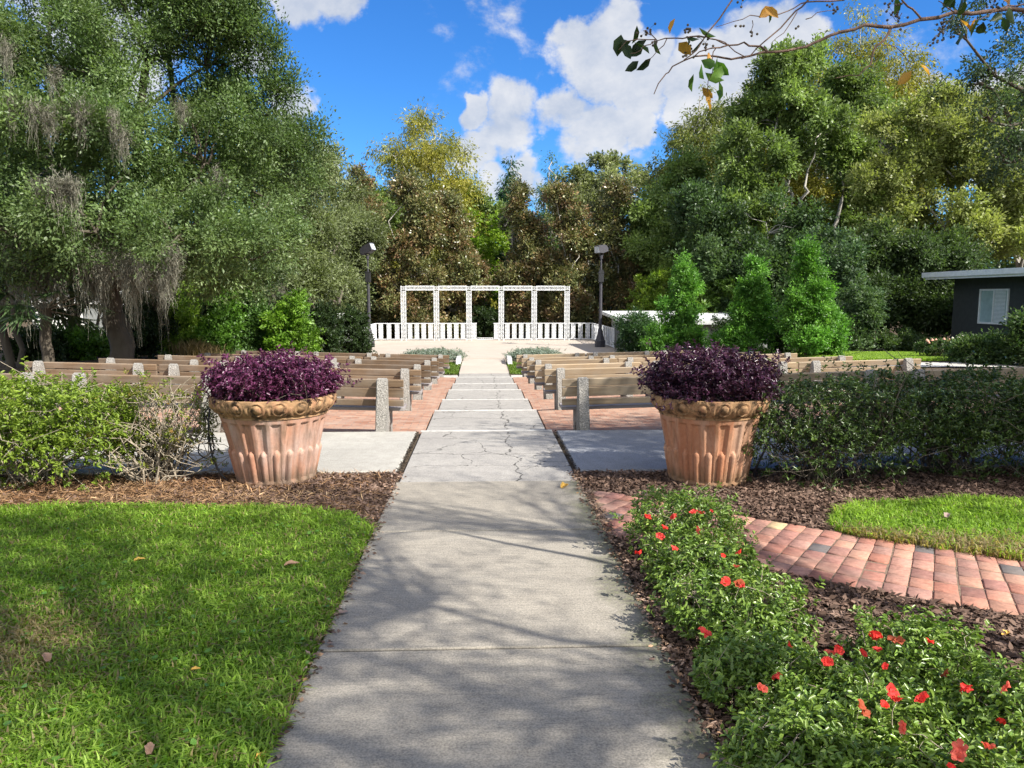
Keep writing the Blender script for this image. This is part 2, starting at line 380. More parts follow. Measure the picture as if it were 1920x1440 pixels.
def limbs(base,lobes,P,r0,rs,nb=60,fork=.35,lean=(0,0)):
    """trunk, a limb per lobe, twigs to cluster centres"""
    base=np.asarray(base,float); lobes=np.asarray(lobes,float)
    top=lobes[:,2].max(); paths=[]
    fk=base+np.array([lean[0],lean[1],(np.average(lobes[:,2])-base[2])*fork])
    tr=wander(base-np.array([0,0,.3]),fk,7,.25,rs); rr=np.linspace(r0*1.25,r0*.8,7); rr[0]=r0*1.55
    paths.append((tr,rr)); limb=[]
    for l in lobes:
        c=l[:3]+np.array([0,0,-.15*l[5]])
        pt=wander(fk,c,9,.5,rs,.08); rl=np.linspace(r0*.5,r0*.10,9); paths.append((pt,rl)); limb.append(pt)
    LP=np.concatenate(limb)
    if len(P)>nb: P=P[rs.choice(len(P),nb,replace=False)]
    for p in P:
        j=np.argmin(np.sum((LP-p)**2,1)+.0*LP[:,2]); paths.append((wander(LP[j],p,5,.5,rs,.05),np.linspace(r0*.14,r0*.03,5)))
    return paths
def tree(name,label,base,lobes,ncl,per,size,palette,mat='leaf',bk='bark_dark',r0=.25,seed=1,group='background trees',nb=60,cat='tree',fork=.35,lean=(0,0),**k):
    rs=np.random.default_rng(seed); e=empty(name,base,0,label,cat,group)
    b=np.array(base,float); lobes=[(l[0]-b[0],l[1]-b[1],l[2]-b[2],l[3],l[4],l[5]) for l in lobes]
    c,P=crown('crown',lobes,ncl,per,size,palette,M[mat],rs,e,**k)
    ob('trunk',tubes('trunk',limbs((0,0,0),lobes,P,r0,rs,nb,fork,lean),M[bk],7),e)
    return e
def conifer(name,label,base,h,w,ncl,per,size,palette,mat='leaf_dull',bk='bark_pale',r0=.22,seed=1,group='background trees',z0=.12,power=.8,droop=.5,cr=.3,tiers=26,cat='tree',lw=.3,round_top=.0):
    """a trunk with whorled boughs, foliage in hanging sprays along each bough"""
    rs=np.random.default_rng(seed); e=empty(name,base,0,label,cat,group)
    nb=tiers*5; t=rs.random(nb)**.9; z=h*(z0+(1-z0)*t)
    rad=w*.5*np.clip((1-t)**power+round_top*np.sin(np.pi*t),.04,1)*(.72+.45*rs.random(nb))*(.9+.15*np.sin(t*17+rs.random()*6))
    az=rs.random(nb)*2*math.pi; rise=.10*rad
    paths=[(wander((0,0,-.3),(0,0,h*.97),12,.12,rs),np.linspace(r0*1.3,.02,12))]
    Ps=[];Os=[];cl=[]
    for k in range(nb):
        d=np.array([math.cos(az[k]),math.sin(az[k]),0.]); p0=np.array([0,0,z[k]]); p1=p0+d*rad[k]+np.array([0,0,rise[k]-.12*rad[k]+(.5*rad[k] if t[k]>.85 else 0)])
        pt=wander(p0,p1,6,.35,rs,.06); paths.append((pt,np.linspace(max(.015,r0*.22*(1-t[k])),.008,6)))
        q=max(2,int(ncl*rad[k]/rad.sum()))
        s=rs.random(q)**.6; ii=np.minimum((s*5).astype(int),4); f=(s*5-ii)[:,None]
        c=pt[ii]*(1-f)+pt[ii+1]*f; sp=rs.normal(size=(q,3))*np.array([1,1,.35])*(cr*(.5+.8*s[:,None]))
        Ps.append(c+sp); Os.append(np.repeat(d[None],q,0)); cl.append(np.full(q,rs.random()))
    P=np.concatenate(Ps);O=np.concatenate(Os);cl=np.concatenate(cl); m=len(P)
    i=np.repeat(np.arange(m),per); n=len(i); off=rs.normal(size=(n,3))*cr*.5; off[:,2]-=rs.random(n)*cr*droop
    A=O[i]*.7+rs.normal(size=(n,3))*.4; A[:,2]-=droop
    me=leaf_mesh('crown',P[i]+off,A,size*(.6+.8*rs.random(n)),pal(palette,n,rs,cl[i]),M[mat],lw,.2,.6,False,rs)
    ob('crown',me,e); ob('trunk',tubes('trunk',paths,M[bk],6),e); return e
def shrub(name,label,loc,rad,h,tips,per,size,palette,seed=1,cat='shrub',group=None,mat='leaf',inner=.5,stemr=.006,nst=40,w=.4,sparse=0.,top=False,flat=0.5,stems='stem',zb=.12,lift=.5,droopy=0.,sprigs=.06,fol='foliage',fold=True,box=0.):
    """stems from the base, a whorl of leaves at every twig tip"""
    rs=np.random.default_rng(seed); e=empty(name,loc,0,label,cat,group)
    d=unit(rs.normal(size=(tips,3))); d[:,2]=np.abs(d[:,2])*(1 if not top else 1)
    low=rs.random(tips)<.25; d[low,2]*=-.35
    d=unit(d); 
    if box>0:
        mx=np.max(np.abs(d),1,keepdims=True); d=d*(1-box)+d/mx*box*.85
    r=np.where(rs.random(tips)<inner,rs.random(tips)**.5,1.)*(1+.08*rs.normal(size=tips))
    P=d*r[:,None]; P=P*np.array([rad[0],rad[1],(h-zb*h)*.5/.55*.62]); zc=h*.42
    P[:,2]+=zc; nz=gapnoise(P+np.array(loc),2.6/max(rad[0],.4),seed); P[:,:2]*=(1+.22*nz[:,None]); P[:,2]*=(1+.16*nz)
    sg=rs.random(tips)<sprigs; P[sg]*=1.06+.17*rs.random((sg.sum(),1))
    P[:,2]=np.maximum(P[:,2],zb*h*rs.random(tips)+.02)
    if sparse>0:
        g=gapnoise(P,3.5,seed+9.); P=P[(g>-.5+sparse)|(P[:,2]>h*.78)]; 
    m=len(P); i=np.repeat(np.arange(m),per); n=len(i)
    C0=np.array([0,0,h*.25]); O=unit(P-C0); O[:,2]+=lift; O=unit(O)
    az=rs.random(n)*2*math.pi; a=unit(np.cross(O,rs.normal(size=(m,3))))[i]; b=np.cross(O[i],a)
    A=O[i]*(.15+.75*rs.random((n,1)))+a*np.cos(az)[:,None]+b*np.sin(az)[:,None]; A[:,2]-=droopy
    Q=P[i]-O[i]*(rs.random((n,1))*size*1.8)
    cl=np.clip(.5+.5*nz[:len(P)] if sparse==0 else rs.random(m),0,1)[i]
    c=pal(palette,n,rs,cl*.5+.5*rs.random(m)[i]); 
    ob(fol,leaf_mesh(fol,Q,A,size*(.6+.7*rs.random(n)),c,M[mat],w,.15,.8,fold,rs),e)
    paths=[]
    for k in range(nst):
        j=rs.integers(m); b0=rs.normal(size=3)*np.array([rad[0],rad[1],0])*.16; p=P[j]
        pt=wander((b0[0],b0[1],-.03),p,7,.5,rs,.05); paths.append((pt,np.linspace(stemr,stemr*.3,7)))
        for q in range(3):
            jj=np.argmin(np.sum((P-pt[3+q%3]-rs.normal(size=3)*rad[0]*.35)**2,1)); paths.append((wander(pt[3+q%3],P[jj],4,.5,rs),np.linspace(stemr*.5,stemr*.2,4)))
    ob('stems',tubes('stems',paths,M[stems],5),e)
    return e,P+np.array(loc)
# ---------------------------------------------------------------- terrain
def sst(a,b,x): 
    t=np.clip((x-a)/(b-a),0,1); return t*t*(3-2*t)
EY=[(d-.195)/.9866 for d in (9.4,12.1,14.4,17.0,19.4,22.3)]+[24.9]
def TL(i): return -.14*i
def gz(x,y):
    x=np.asarray(x,float); y=np.asarray(y,float); ax=np.abs(x)
    T=np.interp(y,[9,24,30,60],[0,-.90,-.90,-.85]); outer=np.interp(y,[9,20,30,60],[0,-.05,-.55,-.8])
    w=sst(7.6,10.5,ax); z=T*(1-w)+outer*w
    inside=(ax<7.2)&(y>9.6)&(y<24.3); z=np.where(inside,-1.15,z)
    return z-.012-.05*((y>30.5)&(y<43.5)&(ax<6.4))
def axis(parts):
    a=[]
    for lo,hi,st in parts: a+=list(np.arange(lo,hi,st))
    return np.array(a+[parts[-1][1]])
gx=axis([(-700,-60,80),(-60,-12,4),(-12,12,.4),(12,60,4),(60,700,80)]); gy=axis([(-60,-4,8),(-4,46,.5),(46,110,4),(110,900,100)])
GX,GY=np.meshgrid(gx,gy); GZ=gz(GX,GY); nx,ny=len(gx),len(gy)
V=np.stack([GX,GY,GZ],-1).reshape(-1,3); i=(np.arange(ny-1)[:,None]*nx+np.arange(nx-1)[None,:]).ravel()
tag(ob('ground',mesh_np('ground',V,np.stack([i,i+1,i+nx+1,i+nx],1),4,M['ground'])),kind='structure')
def sheet(name,poly,zoff,mat,step=.25,follow=True,kind='structure'):
    """a ground covering: grid clipped to a polygon, lying zoff above the terrain"""
    bm=bmesh.new(); vs=[bm.verts.new((x,y,0)) for x,y in poly]; bm.faces.new(vs)
    xs=[p[0] for p in poly]; ys=[p[1] for p in poly]
    for ax_,lo,hi in ((0,min(xs),max(xs)),(1,min(ys),max(ys))):
        a=lo+step
        while a<hi:
            n_=[0,0,0]; n_[ax_]=1; co=[0,0,0]; co[ax_]=a
            bmesh.ops.bisect_plane(bm,geom=bm.verts[:]+bm.edges[:]+bm.faces[:],plane_co=co,plane_no=n_); a+=step
    for v in bm.verts: v.co.z=float(gz(v.co.x,v.co.y))+zoff
    bmesh.ops.recalc_face_normals(bm,faces=bm.faces)
    me=bpy.data.meshes.new(name); bm.to_mesh(me); bm.free(); me.materials.append(mat); return tag(ob(name,me),kind=kind)
def inpoly(x,y,poly):
    c=np.zeros(len(x),bool); j=len(poly)-1
    for i in range(len(poly)):
        xi,yi=poly[i]; xj,yj=poly[j]
        c^=((yi>y)!=(yj>y))&(x<(xj-xi)*(y-yi)/(yj-yi+1e-12)+xi); j=i
    return c
XL,XR=-.80,.88
# ---------------------------------------------------------------- walk, aisle, aprons, terraces
b=MB()
for y0,y1 in ((-3,1.75),(1.75,3.43),(3.43,5.26),(5.26,6.72)): b.box(((XL+XR)/2,(y0+y1)/2,-.05),(XR-XL,y1-y0-.018,.14),bev=.007)
tag(b.build('walkway',M['conc_front']),kind='structure')
b=MB()
for y_ in (1.75,3.43,5.26,6.72): b.box(((XL+XR)/2,y_,-.02),(XR-XL-.01,.010,.062))
tag(b.build('walkway_joint',simple('joint_dark',(.025,.022,.018),.95,30,.4)),kind='structure')
b=MB(); b.box(((XL+XR)/2+.01,(6.72+EY[0])/2,-.06),(XR-XL-.03,EY[0]-6.72-.01,.15),bev=.008)
for k in range(1,7):
    y0,y1=EY[k-1],EY[k]
    b.box(((XL+XR)/2,(y0+y1)/2+.01,TL(k)-.15),(XR-XL-.02,y1-y0-.004,.3),bev=.006)
tag(b.build('aisle',M['conc_aisle']),kind='structure')
b=MB()
for k in range(0,6):
    b.box(((XL+XR)/2,EY[k]-.02,TL(k)+.004+(.015 if k==0 else 0)),(XR-XL-.02,.034,.02),bev=.004)
tag(b.build('step_nosing',M['nosing']),kind='structure')
b=MB(); zr=-.78
yy=[EY[6]+.005,30.2]; b.prism([(yy[0],TL(6)-.3),(yy[0],TL(6)),(yy[1],zr),(yy[1],zr-.3)],XL,XR)
tag(b.build('stage_ramp',M['conc_stage']),kind='structure')
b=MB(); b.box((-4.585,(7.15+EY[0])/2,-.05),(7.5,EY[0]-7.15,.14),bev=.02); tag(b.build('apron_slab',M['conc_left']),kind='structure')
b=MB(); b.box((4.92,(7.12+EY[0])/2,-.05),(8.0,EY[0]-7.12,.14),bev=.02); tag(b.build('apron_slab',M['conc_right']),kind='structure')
# dirt in the joints between walk and aprons
for sx in (-1,1):
    n_=900; y=7.1+rng.random(n_)*(EY[0]-7.1); x=(XL-.02 if sx<0 else XR+.025)+rng.normal(size=n_)*.010
    P=np.stack([x,y,np.full(n_,.016)],1); A=rng.normal(size=(n_,3)); A[:,2]*=.2
    tag(ob('joint_litter',leaf_mesh('joint_litter',P,A,.012+.02*rng.random(n_),pal([(.02,.016,.012),(.09,.07,.05)],n_,rng),M['chip'],.5,.05,1.5)),kind='stuff')
for sx in (-1,1):
    b=MB()
    for k in range(1,7):
        y0,y1=EY[k-1]+(.002 if k>1 else .002),(EY[k] if k<6 else 24.3); xi=(XR+.015 if sx>0 else -XL+.015)
        v=b.bm.verts.new
        def q(ax,z): return (sx*ax, z)
        pts=[(xi,TL(k)-.008),(7.5,TL(k)+.16),(7.5,-1.3),(xi,-1.3)]
        b.prism([(sx*a,z) for a,z in pts],y0,y1,'y')
    tag(b.build('brick_terrace',M['brick_floor']),kind='structure')
b=MB()
for sx,xa in ((-1,-XL+.02),(1,XR+.02)): b.box((sx*(xa+.35),23.4,TL(6)-.06),(.7,1.7,.14),bev=.01)
tag(b.build('concrete_pad',M['conc_pad']),kind='structure')
# stage floor
pts=[(6.5,43.8),(6.5,35.2),(6.1,33.6),(5.3,32.5),(4.2,31.8),(2.6,30.9),(1.5,30.21)]
b=MB(); b.prism([(-x,y) for x,y in pts]+[(x,y) for x,y in pts[::-1]],-1.3,-.76,'z'); tag(b.build('stage_floor',M['conc_stage']),kind='structure')
# ---------------------------------------------------------------- benches
def bench(wm):
    e=empty('garden_bench',(0,0,0))
    prof=[(-.17,-.02),(-.075,.74),(-.055,.80),(-.015,.815),(.015,.79),(.10,.368),(.50,.368),(.515,.32),(.475,.30),(.52,-.02),(.37,-.02),(.30,.17),(.25,.22),(.19,.20),(.11,-.02)]
    for sx in (-.79,.79):
        b=MB(); b.prism(prof,sx-.07,sx+.07,'x',.012); b.build('support',M['aggregate'],e)
    b=MB()
    for z,hh,yo in ((.742,.098,.038),(.618,.120,.056),(.482,.080,.078)):
        b.box((0,yo+.02,z),(2.10,.042,hh),rot=Matrix.Rotation(R(10),3,'X'),bev=.005)
    b.build('backrest',wm,e)
    b=MB()
    for y in (.20,.335,.47): b.box((0,y,.392),(2.10,.125,.044),bev=.005)
    b.build('seat',M['seatwood'],e); return e
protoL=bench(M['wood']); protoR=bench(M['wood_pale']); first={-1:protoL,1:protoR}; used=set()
rows=['front','second','third','fourth','fifth','sixth']; plc=['nearest the aisle','middle of its row','outer end of its row']
rsb=random.Random(3)
for sx in (-1,1):
    for k in range(6):
        for j in range(3):
            o=first[sx] if sx not in used else copy_tree(first[sx]); used.add(sx)
            xc=1.03+1.06+j*2.14; y=EY[k]+.19; z=TL(k+1)+.025*(xc-1)
            yaw=0
            if k==0 and j>0: y-=.10*j
            o.location=(sx*xc,y,z-.005); o.rotation_euler=(0,-sx*.025,yaw+rsb.uniform(-.012,.012))
            tag(o,'%s slatted bench, %s row %s of the aisle, %s'%('brown' if sx<0 else 'pale',rows[k],'left' if sx<0 else 'right',plc[j]),'bench','benches in rows facing the stage')
# ---------------------------------------------------------------- planters
def pot(Rr,Rb,h,loc,label,rz=0,tm='terracotta'):
    e=empty('terracotta_planter',loc,rz,label,'planter','terracotta planters beside the walk')
    nf=22; n_=nf*14; zb,zt=.0,h*.80; Z=np.concatenate([[0,.004,.035,.05],np.linspace(.058,zt,64)]); th=np.arange(n_)*2*math.pi/n_
    p=(th/(2*math.pi)*nf)%1.0; u=np.abs(p-.5)/.34; ztop=zt*.9; zc=zt*.52
    VV=[]
    for z in Z:
        r=Rb+(Rr*.86-Rb)*(z/zt)**1.05
        if z<.045: r+=.022*(1 if .003<z else .4); off=np.zeros(n_)
        else:
            off=np.zeros(n_); inn=u<1
            tf=1.0 if z<ztop else 0.0
            fl=-.022*np.clip(1-u**4,0,1)*tf
            uu=u/.78; hgt=zc-z
            capf=1.0 if hgt>.05 else (math.sqrt(max(0,1-((.05-hgt)/.05)**2)) if hgt>0 else 0)
            cab=(.022+.022)*np.sqrt(np.clip(capf**2-uu**2,0,1)) if capf>0 else 0
            off=np.where(inn,fl+cab*tf,0.0)
        VV.append(np.stack([(r+off)*np.cos(th),(r+off)*np.sin(th),np.full(n_,z)],1))
    V=np.concatenate(VV); m=len(Z); ii=np.arange(m-1)[:,None]*n_; kk=np.arange(n_)[None]; k2=(kk+1)%n_
    ob('body',mesh_np('body',V,np.stack([ii+kk,ii+k2,ii+n_+k2,ii+n_+kk],-1).reshape(-1,4),4,M[tm],None,True),e)
    # rolled rim with a relief of eggs and leaves
    ne=18; n_=ne*18; th=np.arange(n_)*2*math.pi/n_; p=(th/(2*math.pi)*ne)%1.0
    prof=[]
    r0=Rr*.86
    for t in np.linspace(0,1,34):
        if t<.08: r=r0+.012; z=zt-.012+t*.3
        elif t<.85:
            s=(t-.08)/.77; r=r0+.02+(Rr-r0-.02)*math.sin(s*1.75)**.8 if s>0 else r0+.02; z=zt+.012+s*(h-zt-.012); 
        else: s=(t-.85)/.15; r=Rr*(1-.085*s)-.002; z=h-.004+.006*math.sin(s*3.1)
        prof.append((r,z,t))
    for s in np.linspace(.0,1,5): prof.append((Rr*.91-.02*s,h-.004-.075*s,1.2))
    VV=[]
    for r,z,t in prof:
        v=(t-.08)/.77
        if 0<v<1.0:
            rr=np.sqrt(((p-.5)/.36)**2+((v-.50)/.46)**2); off=.024*np.sqrt(np.clip(1-(rr/.62)**2,0,1))+.014*np.exp(-((rr-.86)/.10)**2)
            q=np.minimum(p,1-p); off=off+.015*np.clip(1-(q/.10)**2,0,1)*np.clip(1-((v-.35)/.3)**2,0,1)
        else: off=0*p
        VV.append(np.stack([(r+off-.006)*np.cos(th),(r+off-.006)*np.sin(th),z+0*th],1))
    V=np.concatenate(VV); m=len(prof); ii=np.arange(m-1)[:,None]*n_; kk=np.arange(n_)[None]; k2=(kk+1)%n_
    ob('rim',mesh_np('rim',V,np.stack([ii+kk,ii+k2,ii+n_+k2,ii+n_+kk],-1).reshape(-1,4),4,M['rim'],None,True),e)
    b=MB(); b.cyl((0,0,h-.09),(0,0,h-.06),Rr*.895,n=48); b.build('soil',M['ground'],e)
    return e
pL=(at_y(514,757,7.0).x,7.0,0.0); pR=(at_y(1330,757,6.8).x,6.8,0.0)
pot(.565,.335,.80,pL,'pinkish weathered terracotta planter left of the walk, in full sun')
pot(.530,.335,.80,pR,'orange terracotta planter right of the walk, partly shaded beside the dark hedge',.3,'terracotta_orange')
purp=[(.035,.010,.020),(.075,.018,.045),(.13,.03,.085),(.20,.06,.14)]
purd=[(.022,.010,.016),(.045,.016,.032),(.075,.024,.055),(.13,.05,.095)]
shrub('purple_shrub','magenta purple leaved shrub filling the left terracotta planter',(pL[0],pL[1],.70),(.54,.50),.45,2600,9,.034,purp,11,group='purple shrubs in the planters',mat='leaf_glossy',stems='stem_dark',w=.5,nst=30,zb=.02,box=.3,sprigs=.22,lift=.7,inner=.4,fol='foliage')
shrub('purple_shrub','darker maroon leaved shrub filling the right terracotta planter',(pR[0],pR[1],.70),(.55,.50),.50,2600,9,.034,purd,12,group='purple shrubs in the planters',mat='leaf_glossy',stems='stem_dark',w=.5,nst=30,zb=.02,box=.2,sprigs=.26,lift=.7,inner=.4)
def hose(pts,label):
    P=[Vector(p) for p in pts]; out=[]
    for i in range(len(P)-1):
        a,b_,c,d=P[max(i-1,0)],P[i],P[i+1],P[min(i+2,len(P)-1)]
        for t in np.linspace(0,1,7)[:-1]: out.append(.5*((2*b_)+(c-a)*t+(2*a-5*b_+4*c-d)*t*t+(3*b_-a-3*c+d)*t**3))
    out.append(P[-1]); return [tuple(v) for v in out]
x0,y0=pL[0],pL[1]
h1=hose([(x0-.50,y0-.1,.72),(x0-.585,y0-.14,.66),(x0-.60,y0-.12,.5),(x0-.66,y0-.12,.36),(x0-.67,y0-.12,.27),(x0-.60,y0-.12,.22),(x0-.54,y0-.10,.28),(x0-.555,y0-.10,.45),(x0-.59,y0-.12,.62)],'')
h2=hose([(x0-.56,y0-.1,.68),(x0-.565,y0-.14,.5),(x0-.55,y0-.14,.3),(x0-.50,y0-.15,.14),(x0-.42,y0-.16,.03),(x0-.36,y0-.1,-.01)],'')
tag(ob('irrigation_tube',tubes('irrigation_tube',[(h1,[.006]*len(h1)),(h2,[.009]*len(h2))],M['black'],6)),'thin black irrigation tubing looping down the side of the left planter','tube')
x0,y0=pR[0],pR[1]
h1=hose([(x0+.50,y0-.1,.74),(x0+.56,y0-.12,.66),(x0+.56,y0-.12,.5),(x0+.50,y0-.14,.34),(x0+.44,y0-.16,.22),(x0+.40,y0-.12,.05),(x0+.5,y0-.1,-.01)],'')
h2=hose([(x0+.55,y0-.1,.68),(x0+.61,y0-.1,.6),(x0+.62,y0-.1,.48),(x0+.57,y0-.12,.40)],'')
tag(ob('irrigation_tube',tubes('irrigation_tube',[(h1,[.010]*len(h1)),(h2,[.004]*len(h2))],M['black'],6)),'black irrigation tube bending down the shaded side of the right planter','tube')
# ---------------------------------------------------------------- ironwork screen on the stage
YS=42.9; ZS=-.76
def pattern(b,x,z0,z1,w,y=0.0,ang=None,th=.03):
    """cast scrollwork strip: stacked rings, crosses and leaf bits between two bars"""
    def P(dx,z): return (x+dx,y,z)
    b.box(((x-w/2),y,(z0+z1)/2),(.026,th+.006,z1-z0)); b.box(((x+w/2),y,(z0+z1)/2),(.026,th+.006,z1-z0))
    n_=max(1,round((z1-z0)/(w*.86))); hh=(z1-z0)/n_
    for k in range(n_):
        c=z0+(k+.5)*hh; r=min(w,hh)*.36; m=12
        for a in range(m):
            a0,a1=2*math.pi*a/m,2*math.pi*(a+1)/m; am=(a0+a1)/2
            b.box((x+r*math.cos(am),y,c+r*math.sin(am)),(2*r*math.sin(math.pi/m)*1.15,th*(.8 if a%2 else .86),.020),rot=Matrix.Rotation(-am+math.pi/2,3,'Y'))
        b.box((x,y,c),(.055,th*.7,.055),rot=Matrix.Rotation(R(45),3,'Y'))
        b.box((x,y,c-r*.55),(.05,th*.66,.02),rot=Matrix.Rotation(R(30),3,'Y')); b.box((x,y,c+r*.55),(.05,th*.62,.02),rot=Matrix.Rotation(R(-30),3,'Y'))
        for sx in (-1,1):
            for sz in (-1,1): b.box((x+sx*w*.36,y,c+sz*hh*.36),(w*.22,th*.74,.022),rot=Matrix.Rotation(sx*sz*R(-45),3,'Y'))
        if k: b.box((x,y,z0+k*hh),(w,th*.9,.018))
def hpattern(b,x0,x1,z,h,y,th=.03):
    b.box(((x0+x1)/2,y,z+h/2),(x1-x0,th+.006,.026)); b.box(((x0+x1)/2,y,z-h/2),(x1-x0,th+.006,.026))
    n_=round((x1-x0)/(h*.95)); ww=(x1-x0)/n_
    for k in range(n_):
        c=x0+(k+.5)*ww; r=h*.36; m=12
        for a in range(m):
            am=2*math.pi*(a+.5)/m
            b.box((c+r*math.cos(am),y,z+r*math.sin(am)),(2*r*math.sin(math.pi/m)*1.15,th*(.8 if a%2 else .86),.024),rot=Matrix.Rotation(-am+math.pi/2,3,'Y'))
        b.box((c,y,z),(.05,th*.7,.05),rot=Matrix.Rotation(R(45),3,'Y'))
        for sx in (-1,1):
            for sz in (-1,1): b.box((c+sx*ww*.36,y,z+sz*h*.36),(h*.24,th*.74,.028),rot=Matrix.Rotation(sx*sz*R(-45),3,'Y'))
px=[757,818.5,879.5,940,1001.5,1063]; PX=[X_(p,YS) for p in px]; Zt=Z_(535.5,YS)-ZS; hr=.97
e=empty('iron_screen',(0,YS,ZS),0,'white openwork iron arcade with six posts and scrolled railings on the stage','garden screen')
for x in PX:
    b=MB(); pattern(b,x,.02,Zt-.28,.27); 
    for dx in (-.135,.135): b.box((x+dx,0,.01),(.06,.08,.02))
    b.box((x,0,Zt-.14),(.30,.044,.28-.004)) if False else pattern(b,x,Zt-.272,Zt-.012,.27)
    b.build('post',M['white_iron'],e)
for a,c in zip(PX,PX[1:]):
    b=MB(); hpattern(b,a+.15,c-.15,Zt-.14,.235,0); b.build('top_beam',M['white_iron'],e)
def rail(x0,x1,n_,side=None,name='railing',y0=None,y1=None):
    """railing section with its cast panels"""
    b=MB()
    if side is None:
        b.box(((x0+x1)/2,0,hr),(x1-x0,.05,.035)); b.box(((x0+x1)/2,0,.075),(x1-x0,.04,.03))
        r_=b.build(name,M['white_iron'],e); pw=(x1-x0)/n_
        for k in range(n_):
            b=MB(); pattern(b,x0+(k+.5)*pw,.092,hr-.019,.215,0,None,.024); b.build('panel',M['white_iron'],r_)
    else:
        L=y1-y0; b.box((side,(y0+y1)/2,hr),(.05,L,.035)); b.box((side,(y0+y1)/2,.075),(.04,L,.03))
        for yy_ in (y0,y1): b.box((side,yy_,hr/2),(.045,.045,hr-.04))
        r_=b.build(name,M['white_iron'],e); pw=L/n_
        for k in range(n_):
            b=MB(); pattern(b,0,.092,hr-.019,.24,0,None,.024); o=b.build('panel',M['white_iron'],r_); o.location=(side,y0+(k+.5)*pw,0); o.rotation_euler=(0,0,math.pi/2)
XW=X_(706,YS); XE=X_(1109,YS)
for a,c,n_ in ((XW,PX[0]-.15,3),(PX[0]+.15,PX[1]-.15,4),(PX[1]+.15,PX[2]-.15,4),(PX[2]+.15,PX[2]+.44,1),(PX[3]-.44,PX[3]-.15,1),(PX[3]+.15,PX[4]-.15,4),(PX[4]+.15,PX[5]-.15,4),(PX[5]+.15,XE,3)): rail(a,c,n_)
rail(0,0,13,XW-.03,y0=35.6-YS,y1=-.05); rail(0,0,13,XE+.03,y0=35.6-YS,y1=-.05)
b=MB(); b.box(((PX[2]+PX[3])/2,0,.13),(PX[3]-PX[2]-.9,.03,.03)); b.box(((PX[2]+PX[3])/2,0,.05),(PX[3]-PX[2]-.9,.03,.03))
for k in range(9): b.box((PX[2]+.5+k*(PX[3]-PX[2]-1.0)/8,0,.09),(.016,.02,.07))
b.build('low_bar',M['white_iron'],e)
# ---------------------------------------------------------------- floodlight posts
def lamp(px_,pyb,head,label):
    p=at_z(px_,pyb,ZS); e=empty('floodlight_post',(p.x,p.y,ZS),0,label,'lamp post','black floodlight posts flanking the stage')
    b=MB(); b.lathe([(.26,0),(.26,.30),(.235,.34),(.15,.62),(.105,.86),(.088,.88),(.085,.95)],8); b.build('base',M['lamp_metal'],e)
    b=MB(); b.cyl((0,0,.95),(0,0,3.35),.082,.072,12); b.cyl((0,0,3.3),(0,0,3.36),.10,.10,12); b.cyl((0,0,3.62),(0,0,4.45),.045,.04,10); b.cyl((0,0,4.32),(0,0,4.5),.075,.075,10); b.build('pole',M['lamp_metal'],e)
    b=MB()
    if head=='L':
        b.box((0,-.02,3.42),(.25,.26,.48),bev=.02); b.box((0,-.02,3.68),(.28,.29,.05),bev=.01)
    else:
        b.box((0,-.02,3.40),(.25,.26,.42),bev=.01); b.prism([(-.15,3.615),(-.10,3.74),(-.04,3.80),(.04,3.80),(.10,3.74),(.15,3.615)],-.15,.11,'y')
    b.build('control_box',M['black'],e)
    b=MB(); b.box((0,0,4.5),(.20,.05,.04)); 
    for s in (-1,1): b.box((s*.10,0,4.56),(.02,.04,.16))
    b.build('bracket',M['lamp_metal'],e)
    # box-shaped floodlight with a rounded back and a visor, tilted
    b=MB(); pr=[(-.34,-.14),(-.36,.02),(-.26,.17),(-.1,.22),(.36,.22),(.36,.19),(.32,.19),(.32,-.16),(.05,-.20)]
    b.prism(pr,-.21,.21,'y',.01); hd=b.build('floodlight_head',M['lamp_metal'],e)
    b=MB(); b.box((.335,0,.015),(.02,.38,.32)); b.build('lens',M['glassy'],hd)
    hd.location=(0,0,4.78)
    if head=='L': hd.rotation_euler=(0,R(-24),R(-22))
    else: hd.rotation_euler=(0,R(8),R(205)); hd.scale=(.8,1,.95)
    return e
lamp(693,649.5,'L','black floodlight post left of the white screen, its box head tilted upward')
lamp(1125,650.5,'R','black floodlight post right of the white screen, with rounded hood over its box')
# ---------------------------------------------------------------- near ground: lawn, mulch, brick path
def pxs(pts,z=0.0): return [tuple(at_z(x,y,z))[:2] for x,y in pts]
LG=[(XL+.012,1.0)]+[(XL-.005,2.2),(XL+.018,2.7),(XL-.012,3.3),(XL+.012,3.9),(XL-.015,4.6)]+[(XL-.005,5.35)]+pxs([(660,968),(560,958),(430,957),(330,955),(200,952),(90,953),(0,960)])+[(-6.5,5.9),(-9,5.6),(-9,1.0)]
RGp=pxs([(1556,985),(1565,965),(1600,950),(1700,944),(1800,940),(1920,945)])+[(6.5,6.0),(8.0,5.5),(8,4.2),(4.6,4.45)]+pxs([(1920,1058),(1800,1040),(1700,1025),(1620,1012),(1570,1000)])
LGs=[(min(a,XL-.002),b) for a,b in LG]
sheet('lawn',LGs,.008,M['lawn'],.5); sheet('lawn',RGp,.008,M['lawn'],.5)
def poly_pts(poly,dens,rs):
    xs=[p[0] for p in poly]; ys=[p[1] for p in poly]; n=int((max(xs)-min(xs))*(max(ys)-min(ys))*dens)
    x=min(xs)+rs.random(n)*(max(xs)-min(xs)); y=min(ys)+rs.random(n)*(max(ys)-min(ys)); k=inpoly(x,y,poly); x,y=x[k],y[k]
    return x,y
def infrust(x,y,m=.35): return (y>1.7)&(np.abs(x-.04*y)<.72*y+m)
